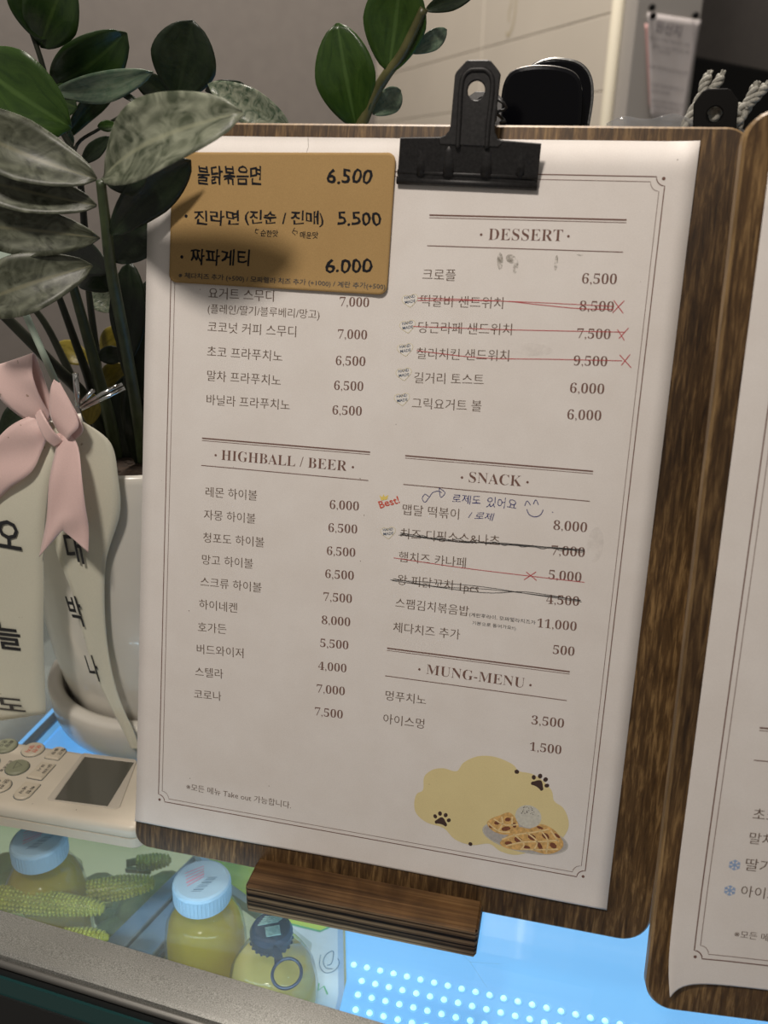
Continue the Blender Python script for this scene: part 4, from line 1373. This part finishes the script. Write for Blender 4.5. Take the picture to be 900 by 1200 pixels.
# ------------------------------------------------------------------ remote control
def remote():
    t = thing('remote_control', 'ivory air-conditioner remote control lying on the glass with a grey display', 'remote control', (-75, 25, 0))
    q = R(1.5)
    c, s_ = math.cos(q), math.sin(q)
    def G(x, y, z): return (-3 + (x + 3) * c - (y - 3) * s_, 3 + (x + 3) * s_ + (y - 3) * c, z)
    out = rrect(-165, 1.6, 0, 48.6, (6, 6, 8, 6), 6)
    B().slab(out, .3, 8.0, G, bev0=2.6).mk('lower_shell', 'remote', t, smooth=False)
    b = B(); k = len(out)
    def inset(d):
        return rrect(-165 + d, 1.6 + d, 0 - d, 48.6 - d, [max(.6, r - d) for r in (6, 6, 8, 6)], 6)
    rings = [(inset(.35), 8.0), (inset(.35), 8.5), (inset(.1), 8.6), (inset(0), 9.2), (inset(0), 12.0), (inset(.5), 13.4), (inset(1.5), 14.4), (inset(3.0), 14.9), (inset(4.5), 15.0)]
    vs = []
    for P, z in rings: vs += [G(x, y, z) for x, y in P]
    fs = [(i * k + j, i * k + (j + 1) % k, (i + 1) * k + (j + 1) % k, (i + 1) * k + j) for i in range(len(rings) - 1) for j in range(k)]
    fs.append([(len(rings) - 1) * k + j for j in range(k)]); fs.append(list(range(k))[::-1])
    b.add(vs, fs)
    o = b.mk('upper_shell', 'remote', t, smooth=True)
    o.data.polygons[len(fs) - 2].use_smooth = False
    I = lambda x, y, z: (x, y, z)
    # display surround and display
    fr_o = [(-54.9, 9.6), (-19.0, 11.6), (-18.0, 12.6), (-24.4, 46.6), (-25.6, 47.5), (-54.6, 45.8), (-55.6, 44.8), (-55.6, 10.4)]
    fr_o = [(-51.6, 8.7), (-17.6, 11.0), (-16.0, 12.6), (-16.0, 13.6), (-24.6, 46.0), (-26.0, 47.2), (-54.2, 45.6), (-55.2, 44.6), (-52.8, 10.0)]
    B().slab(fr_o, 14.9, 15.5, I, holes=[[(-48.9, 9.9), (-21.9, 11.9), (-25.6, 44.9), (-52.6, 42.9)]], bev=.35).mk('display_surround', 'remote_frame', t)
    B().slab([(-48.9, 9.9), (-21.9, 11.9), (-25.6, 44.9), (-52.6, 42.9)], 14.9, 15.15, I).mk('display', 'lcd', t)

    def button(nm, P, mat, h, lines, inkm='inkblack', lab=None, tri=False):
        bt = B().slab(P, 14.9, 15.0 + h, I, bev=.7).mk(nm, mat, t, label=lab)
        g = B().slab([(x + (x - sum(p[0] for p in P) / len(P)) * .06, y + (y - sum(p[1] for p in P) / len(P)) * .06) for x, y in P], 14.85, 15.04, I).mk('button_gap', 'rail', bt)
        b = B(); zf = lambda x, y, n: (x, y, 15.0 + h + n)
        for s1, x, y, w, hh in lines:
            text(s1, 'p', x, y, -90, w, b, zf, .05, hh)
        if tri: line(b, [tri[0], tri[1], tri[2]], .35, zf, .05, closed=True)
        if lines or tri: late(b, 'lettering', inkm, bt)
    button('round_button', circle(-97.3, 40.4, 5.9, 28), 'btn_green', 1.3, [('희망', -97.0, 44.4, 6, 2.6), ('온도', -100.4, 43.6, 6, 2.6)], lab='sage green button')
    button('round_button', circle(-81.6, 41.2, 5.7, 28), 'btn_ivory', 1.3, [('운전', -80.6, 44.4, 6, 2.6), ('정지', -84.0, 43.6, 6, 2.6)], 'redprint', lab='ivory button with red lettering')
    button('round_button', circle(-80.7, 26.5, 5.8, 28), 'btn_green', 1.3, [], lab='sage green button with an arrow', tri=[(-82.6, 29.4), (-81.4, 24.2), (-78.6, 27.6)])
    button('oval_button', circle(-81.4, 12.2, 6.4, 28, 5.6), 'btn_ivory', 1.3, [('운전', -79.8, 16.2, 7, 2.6), ('선택', -83.6, 15.4, 7, 2.6)])
    button('round_button', circle(-97.5, 26, 5.8, 28), 'btn_green', 1.3, [], tri=[(-95.6, 29.0), (-96.8, 23.8), (-99.6, 27.2)], lab='sage green button')
    button('oval_button', circle(-98, 12, 6.4, 28, 5.6), 'btn_ivory', 1.3, [])
    button('side_button', rrect(-72.2, 36.9, -64.0, 46.6, (.8, .8, 3.6, 3.6), 5), 'btn_ivory', 1.2, [('절전', -66.6, 45.2, 5.2, 2.0), ('풍향', -70.0, 44.4, 5.2, 2.0)])
    button('side_button', rrect(-71.6, 20.9, -63.2, 33.4, (.8, .8, .8, .8), 3), 'btn_ivory', 1.2, [('실내등', -65.8, 32.0, 7.6, 2.0), ('표시', -69.2, 31.0, 5.2, 2.0)])
    button('side_button', rrect(-70.2, 5.8, -61.6, 17.9, (3.9, 3.9, .8, .8), 5), 'btn_ivory', 1.2, [('취침', -64.4, 15.0, 5.4, 2.0), ('예약', -68.0, 14.0, 5.4, 2.0)])
    b = B(); zf = lambda x, y, n: (x, y, 15.0 + n)
    text('온도조절', 'p', -88.0, 31.0, -90, 9, b, zf, .06, 1.7); late(b, 'printed_label', 'inkblack', t)
    # speck of dirt
    b = B(); disc(b, (-35, 6.2), .25, zf, .05); disc(b, (-57.5, 4.8), .2, zf, .05); b.mk('dirt_specks', 'paw', t)


remote()

# leaves: kind, base xyz, tip xyz, width, roll, bend (mm)
LEAVES = [
    ('d', (-4.2, 30.0, 296.5), (61.2, 8.0, 317.6), 24, -25, 0.1),
    ('d', (-6.7, 30.0, 295.9), (-55.7, 10.0, 317.5), 22, 20, -0.12),
    ('d', (-8.9, 32.0, 286.4), (-60.5, 18.0, 297.7), 17, 15, -0.06),
    ('d', (-10.0, 34.0, 274.4), (-65.7, 20.0, 278.7), 19, -10, -0.05),
    ('d', (-16.9, 38.0, 263.5), (-63.8, 20.0, 247.0), 23, 10, 0.06),
    ('k', (-6.2, 36.0, 275.7), (24.6, 46.0, 303.3), 16, 30, -0.1),  # shadow on this leaf put in by the dark leaf material
    ('k', (-5.3, 34.0, 294.4), (10.0, 38.0, 299.2), 13, 20, 0.0),
    ('k', (-10.8, 44.0, 264.6), (-0.5, 58.0, 280.4), 17, 10, 0.0),
    ('k', (-15.4, 48.0, 260.4), (-50.2, 70.0, 267.8), 15, 0, 0.0),
    ('k', (-22.4, 60.0, 251.2), (-42.6, 75.0, 259.0), 16, 0, 0.1),
    ('k', (-31.5, 85.0, 214.4), (-27.8, 88.0, 260.7), 17, 0, 0.0),
    ('k', (-32.0, 95.0, 193.3), (-26.4, 100.0, 250.5), 25, 0, 0.0),
    ('g', (-65.5, 95.0, 351.0), (-57.0, 85.0, 378.4), 24, 0, 0.0),
    ('g', (-67.7, 98.0, 349.1), (-44.6, 88.0, 374.1), 23, 0, 0.1),
    ('g', (-67.9, 105.0, 334.9), (-26.8, 100.0, 354.5), 23, 25, 0.12),
    ('t', (-65.5, 102.0, 331.5), (-11.7, 92.0, 338.5), 12, 20, 0.1),
    ('k', (-14.8, 120.0, 330.3), (-1.1, 112.0, 360.5), 29, 0, 0.0),
    ('b', (-81.0, 70.0, 340.9), (-39.3, 70.0, 315.3), 33, 10, 0.1),
    ('g', (-70.4, 104.0, 330.3), (-52.8, 98.0, 325.0), 15, 0, 0.0),
    ('g', (-68.2, 112.0, 312.9), (-36.2, 108.0, 336.9), 9, 30, -0.1),
    ('k', (-42.9, 112.0, 334.9), (-28.4, 112.0, 327.5), 3, 0, 0.0),
    ('k', (-21.6, 128.0, 331.7), (-34.2, 118.0, 340.0), 11, 0, 0.05),
    ('b', (-41.2, 112.0, 318.6), (-49.3, 108.0, 317.9), 5, 0, 0.0),
    ('k', (-5.1, 130.0, 334.7), (15.2, 128.0, 337.4), 6, 0, 0.2),
    ('v', (5.4, 110.0, 335.7), (41.0, 116.0, 318.4), 15, 0, 0.08),
    ('k', (-54.7, 100.0, 301.7), (-39.3, 100.0, 313.4), 7, 0, 0.05),
    ('t', (-64.9, 110.0, 308.0), (-63.5, 108.0, 316.4), 3, 0, 0.0),
    ('b', (62.5, 150.0, 320.4), (56.0, 140.0, 363.0), 28, 0, 0.06),
    ('b', (80.0, 140.0, 343.0), (87.5, 128.0, 380.5), 28, 0, -0.05),
    ('k', (96.8, 135.0, 366.5), (120.0, 130.0, 372.8), 8, 0, 0.0),
    ('t', (89.5, 140.0, 350.8), (104.4, 150.0, 361.1), 8, 15, 0.15),
    ('t', (70.6, 150.0, 326.4), (81.4, 162.0, 337.6), 11, 15, 0.1),
    ('v', (-70.0, 140.0, 228.4), (-77.7, 140.0, 240.6), 14, 0, 0.0),
    ('y', (-68.9, 115.0, 206.2), (-88.6, 115.0, 214.3), 12, 0, 0.1),
    ('y', (-65.2, 118.0, 211.6), (-44.6, 118.0, 224.6), 15, 0, 0.1),
    ('k', (-38.6, 100.0, 215.2), (-55.2, 98.0, 213.7), 9, 0, 0.1),
    ('y', (-65.2, 115.0, 195.2), (-49.6, 115.0, 205.2), 13, 0, 0.0),
    ('y', (-52.7, 80.0, 183.4), (-48.2, 80.0, 199.0), 9, 0, 0.0),
    ('k', (-103.2, 80.0, 173.9), (-85.8, 90.0, 190.5), 15, 0, 0.0),
    ('k', (-48.3, 105.0, 153.0), (-48.2, 110.0, 201.9), 20, 0, 0),
    ('k', (-37.1, 98.0, 155.4), (-30.5, 100.0, 224.1), 19, 0, 0.05),
    ('k', (-57.5, 112.0, 148.9), (-63.7, 114.0, 186.4), 15, 0, 0.05),
    ('k', (-50.3, 90.0, 156.7), (-55.0, 86.0, 178.6), 9, 0, 0.0),
]
# stems: kind, path, radius
STEMS = [
    ('s', [(-5.6, 31.0, 295.3), (-8.0, 36.0, 279.8), (-13.2, 46.0, 260.0), (-24.4, 72.0, 223.2), (-32.5, 92.0, 181.0), (-38.7, 105.0, 139.6)], 2.4),
    ('s', [(-47.1, 70.0, 252.6), (-49.9, 80.0, 234.1), (-51.9, 90.0, 210.0), (-52.8, 100.0, 177.2), (-55.0, 108.0, 141.8)], 2.7),
    ('k', [(-61.2, 80.0, 245.2), (-61.5, 90.0, 221.8), (-61.4, 100.0, 194.3), (-62.8, 110.0, 145.2)], 2.0),
    ('k', [(-85.8, 60.0, 246.4), (-69.2, 80.0, 212.9), (-60.5, 95.0, 189.0), (-56.7, 110.0, 145.8)], 2.9),
    ('k', [(-85.6, 90.0, 240.9), (-81.1, 95.0, 230.3), (-77.8, 100.0, 215.8), (-71.4, 105.0, 188.0), (-70.0, 115.0, 142.8)], 1.8),
    ('k', [(-57.6, 100.0, 247.1), (-60.1, 105.0, 223.6), (-62.2, 110.0, 187.5), (-62.3, 115.0, 143.6)], 1.9),
    ('k', [(-71.2, 95.0, 360.2), (-68.0, 98.0, 344.1), (-67.4, 104.0, 320.4), (-61.2, 108.0, 298.8), (-59.6, 104.0, 246.6)], 1.3),
    ('k', [(-28.4, 112.0, 327.5), (-50.0, 112.0, 317.4), (-63.1, 110.0, 308.1), (-61.3, 108.0, 287.5), (-60.2, 102.0, 246.7)], 0.8),
    ('r', [(97.0, 132.0, 366.7), (86.8, 138.0, 350.6), (79.1, 142.0, 342.8), (71.7, 147.0, 334.1), (65.3, 150.0, 322.3), (53.1, 150.0, 293.6), (11.3, 142.0, 217.4), (-42.3, 130.0, 140.5)], 2.6),
    ('k', [(-15.6, 121.0, 332.5), (-21.4, 122.0, 318.2), (-30.5, 120.0, 280.3), (-35.7, 118.0, 218.7), (-42.9, 116.0, 140.2)], 1.6),
]


# ------------------------------------------------------------------ plant in its pot
def leaf_mesh(base, tip, w, roll, bend, fold=.10, petiole=True):
    base = Vector(base); tip = Vector(tip); ax = tip - base; L = ax.length; ax.normalize()
    f = (Vector((110, -281, 300)) - (base + tip) / 2).normalized()
    side = ax.cross(f).normalized(); nrm = side.cross(ax).normalized()
    rot = Matrix.Rotation(R(roll), 3, ax); side = rot @ side; nrm = rot @ nrm
    ww = w / max(.35, math.cos(R(roll)))
    nx, ny = 8, 16; vs = []; uv = []
    for j in range(ny + 1):
        v = j / ny
        prof = (math.sin(math.pi * min(1, v ** 1.0))) ** .58 if 0 < v < 1 else 0
        if v < .5: prof *= .80 + .4 * v
        prof = max(prof, .03 if v < .5 else .0)
        if v == 1: prof = .04
        for i in range(nx + 1):
            u = i / nx * 2 - 1
            p = base + ax * L * v + side * u * ww / 2 * prof
            p += nrm * (abs(u) ** 1.4 * ww * fold * prof + bend * L * math.sin(math.pi * v) + .012 * L * math.sin(v * 9 + u * 2) * abs(u))
            vs.append(p); uv.append((i / nx, v))
    fs = [(j * (nx + 1) + i, j * (nx + 1) + i + 1, (j + 1) * (nx + 1) + i + 1, (j + 1) * (nx + 1) + i) for j in range(ny) for i in range(nx)]
    return vs, fs, uv


def plant():
    cx, cy = -45, 124
    t = thing('potted_plant', 'large glossy-leaved green plant in a white ceramic pot with dusty front leaves', 'plant', (cx, cy, 4))
    prof = [(0, 4), (46, 4), (50, 5.5), (53, 10), (55.4, 20), (59, 33), (62, 47), (65.2, 75), (67.4, 110), (68.3, 150), (68.4, 162), (67.9, 165), (66.6, 166.4), (64.9, 165.6), (64.2, 163), (64, 140), (0, 140)]
    B().lathe(prof, (cx, cy, 0), 96).mk('pot', 'pot', t, smooth=True)
    b = B(); vs = []; n = 40
    rr = random.Random(2)
    b.lathe([(0, 158), (20, 159.5), (40, 159), (62, 157), (64, 155)], (cx, cy, 0), 40)
    for k in range(160):
        a = rr.uniform(0, 6.28); d = 60 * math.sqrt(rr.random())
        b.ball((cx + d * math.cos(a), cy + d * math.sin(a), 158.5), rr.uniform(1, 3), 1, 1, .7, 6, 4)
    b.mk('soil', 'soil', t, kind='stuff')
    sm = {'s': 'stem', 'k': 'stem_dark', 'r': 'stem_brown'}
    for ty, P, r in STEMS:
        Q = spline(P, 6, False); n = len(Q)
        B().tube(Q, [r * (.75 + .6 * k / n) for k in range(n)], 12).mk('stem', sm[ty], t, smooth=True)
    mm = {'d': 'l_d', 'e': 'l_e', 'k': 'l_k', 'g': 'l_g', 'b': 'l_b', 't': 'l_t', 'v': 'l_v', 'y': 'l_y'}
    lab = {'d': 'dusty grey-green leaf', 'e': 'dusty grey-green leaf', 'y': 'yellowing leaf', 'v': 'frosted-looking leaf', 'b': 'brighter green leaf'}
    for i, (ty, a, b_, w, roll, bend) in enumerate(LEAVES):
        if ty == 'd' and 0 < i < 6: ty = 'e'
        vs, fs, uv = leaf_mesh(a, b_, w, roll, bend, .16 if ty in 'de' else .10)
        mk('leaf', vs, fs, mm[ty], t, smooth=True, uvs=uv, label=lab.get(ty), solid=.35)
    s = thing('plant_saucer', 'round white ceramic saucer with a thick rim under the plant pot', 'saucer', (cx, cy, 0))
    B().lathe([(0, 0), (61, 0), (63, .8), (64.8, 4), (66.4, 10), (67.4, 18), (67.8, 24), (67.2, 25.6), (65.6, 26.6), (62.5, 26.8), (60.0, 26), (59.2, 24.4), (58.9, 8), (58, 3.6), (0, 3.6)], (cx, cy, 0), 96).mk('saucer_body', 'pot', s, smooth=True)
    # pale plant pick with chrome prongs and the card it carries
    p = thing('plant_pick', 'pale green plant pick stick with chrome prongs behind the pink bow', 'plant pick', (-49, 58, 150))
    B().tube([(-69.5, 60.5, 249), (-67.9, 60, 245.4), (-49.7, 56, 204.2), (-44, 60, 158)], 1.55, 12).mk('stick', 'pick', p, smooth=True)
    B().tube([(-41.5, 56, 214.6), (-41.2, 55, 199.6)], 1.35, 12).mk('prong', 'chrome', p, smooth=True)
    B().tube([(-40.8, 55, 200.4), (-33.6, 56.5, 207.4)], 1.0, 12).mk('prong', 'chrome', p, smooth=True)
    B().tube([(-40.4, 55, 199.4), (-31, 59, 205.4), (-22.8, 63, 209.6)], .9, 12).mk('prong', 'chrome', p, smooth=True)
    B().tube([(-39.6, 55, 198.4), (-30, 59, 203.4), (-21.8, 63, 207.8)], .9, 12).mk('prong', 'chrome', p, smooth=True)
    B().ball((-50.0, 42.4, 193.2), 1.7).mk('metal_bead', 'chrome', p, smooth=True)
    c = thing('greeting_card', 'pale green card with black lettering glimpsed between the front leaves', 'card', (-95, 90, 240))
    G = lambda x, z, n: (x, 90 - n, z)
    B().slab([(-130, 252), (-69, 252), (-69, 269), (-130, 269)], 0, .6, G).mk('card', 'sign', c)
    b = B(); line(b, [(-73.6, 252.5), (-73.6, 268.5)], .9, G, .7); b.mk('border_print', 'inkblack', c)
    b = B(); text('축하드립니다', 'b', -124, 263.6, 0, 30, b, G, .7, 5.6); late(b, 'lettering', 'inkblack', c)


plant()


# ------------------------------------------------------------------ ribbons
def ribbons():
    t = thing('satin_bow', 'pink satin ribbon bow tied at the front of the plant pot', 'bow', (-50, 46, 150))
    v = lambda x, y, z: (x, y, z)
    B().strip([((-51.5, 45, 190.5), (-49.0, 45, 198)), ((-60, 42, 195), (-50.0, 41, 205)), ((-68.4, 40.5, 203), (-50.6, 39, 214)), ((-73.0, 41, 211.5), (-51.6, 40, 221)), ((-73.2, 43.5, 217.6), (-52.4, 42.5, 225.4)),
               ((-72.6, 45.5, 216), (-51.6, 45, 222)), ((-62, 47, 203), (-49.6, 47, 207)), ((-52, 47, 194), (-48, 47, 198))], 6, 8, wob=.5).mk('bow_loop', 'pink', t, smooth=True, solid=.3)
    B().strip([((-47.6, 45, 192.4), (-42.0, 44, 185.4)), ((-47.0, 41.5, 200.0), (-37.4, 40.5, 190.2)), ((-45.0, 41, 209.6), (-33.3, 41.6, 196.6)), ((-43.6, 42.6, 214.6), (-41.0, 43, 212.6))], 7, 8).mk('bow_loop', 'pink', t, smooth=True, solid=.3)
    B().strip([((-41.4, 43.4, 213.2), (-40.8, 43.2, 212.4)), ((-40.6, 46, 204), (-33.2, 43.0, 197.2)), ((-41, 47, 195), (-34.4, 45.6, 190.8)), ((-43.4, 46.6, 189.4), (-39.4, 45.6, 186.4))], 7, 8).mk('bow_loop', 'pink', t, smooth=True, solid=.3)
    B().strip([((-51.6, 44, 197.4), (-50.6, 44, 189.6)), ((-58.6, 41, 196.6), (-53.4, 41, 181.4)), ((-67.6, 40, 191.4), (-58.6, 40, 171.6)), ((-77.2, 39, 181.6), (-72.0, 39, 161.8)), ((-88, 39, 168), (-83, 39, 151)), ((-97, 39, 154), (-93, 39, 139))], 6, 8, wob=.9).mk('bow_tail', 'pink', t, smooth=True, solid=.3)
    B().strip([((-46.4, 44, 189.6), (-40.4, 44, 190.6)), ((-46.6, 42, 183), (-35.4, 42, 184.6)), ((-48.8, 39, 170), (-32.6, 39, 172.0)), ((-52.0, 38, 154), (-32.2, 38, 157)), ((-56.0, 38, 141), (-32.4, 38, 146)), ((-59.4, 38.5, 130.4), (-33.4, 38.5, 135.8))], 6, 8, notch=12.0, wob=.7).mk('bow_tail', 'pink', t, smooth=True, solid=.3)
    b = B().strip([((-54.6, 43, 198.0), (-51.0, 42, 200.6)), ((-51.4, 40, 193.6), (-47.4, 39.6, 197.0)), ((-49.2, 40, 188.0), (-44.6, 40, 191.6)), ((-46.8, 42, 184.4), (-42.8, 43, 187.2))], 6, 8)
    b.mk('knot', 'pink', t, smooth=True, solid=.9)
    # pale stitched edges of the bow
    G40 = lambda x, z, n: (x, 39.7 - n, z)
    r1 = thing('lettered_ribbon', 'left hanging cream satin ribbon with black Korean letters', 'ribbon', (-85, 44, 20), 'cream lettered ribbons')
    B().strip([((-60, 50, 194), (-48.2, 50, 192.4)), ((-78, 46, 182), (-47.4, 47, 184)), ((-95, 42, 160), (-51.6, 43, 169)), ((-106, 40.4, 135), (-57.4, 40.4, 140)), ((-111, 40, 112), (-60.8, 40, 112)), ((-117, 40, 80), (-65.4, 40, 80)), ((-124, 41.5, 22.5), (-71.0, 41.5, 39.2))], 7, 8, wob=.25).mk('ribbon_band', 'white', r1, smooth=True, solid=.25)
    for ch, x, z, an, w, h in (('오', -82.2, 132.4, -3, 13.0, 14.6), ('늘', -90.6, 76.0, 2, 13.6, 15.5), ('도', -97.6, 38.2, 4, 16.2, 7.6)):
        b = B(); text(ch, 'b', x, z, an, w, b, lambda x, z, n: (x, 39.2 - n - max(0, (z - 132)) * -.02 + (1.0 if z < 60 else 0), z), 0, h); late(b, 'letter', 'inkblack', r1)
    r2 = thing('lettered_ribbon', 'right hanging cream satin ribbon with black Korean letters draped over the saucer', 'ribbon', (-40, 52, 18), 'cream lettered ribbons')
    B().strip([((-47, 52, 193), (-37.4, 52, 193.6)), ((-51, 50, 184), (-25.6, 53, 184.4)), ((-54, 49, 168), (-23.4, 53, 168)), ((-57.6, 49, 150), (-24.6, 53, 150)), ((-58.4, 50, 129), (-33.4, 52.6, 127)), ((-53.2, 51, 106), (-37.0, 52.6, 105)), ((-51.0, 51.6, 86), (-38.4, 52.6, 84)),
               ((-47.6, 52, 64), (-37.4, 52.8, 63)), ((-42.0, 52.4, 46), (-34.4, 53, 44)), ((-34.0, 52.4, 26), (-28.2, 52.6, 27)), ((-30.5, 52.4, 17), (-26.5, 52.6, 18))], 7, 8, wob=.2).mk('ribbon_band', 'white', r2, smooth=True, solid=.25)
    for ch, x, z, an, w, h, sh in (('대', -52.0, 123.4, 2, 8.6, 16.4, -.05), ('박', -54.2, 88.6, -2, 7.2, 16.6, -.22), ('나', -48.6, 57.6, -8, 5.8, 14.5, -.34)):
        b = B(); text(ch, 'b', x, z, an, w, b, lambda x, z, n: (x, 49.0 + (1.0 if z < 118 else 0) + (1.0 if z < 80 else 0), z), 0, h, shear=sh); late(b, 'letter', 'inkblack', r2)


ribbons()
flush_text()
for b_, nm_, mt_, pr_, kw_ in _late: b_.mk(nm_, mt_, pr_, **kw_)
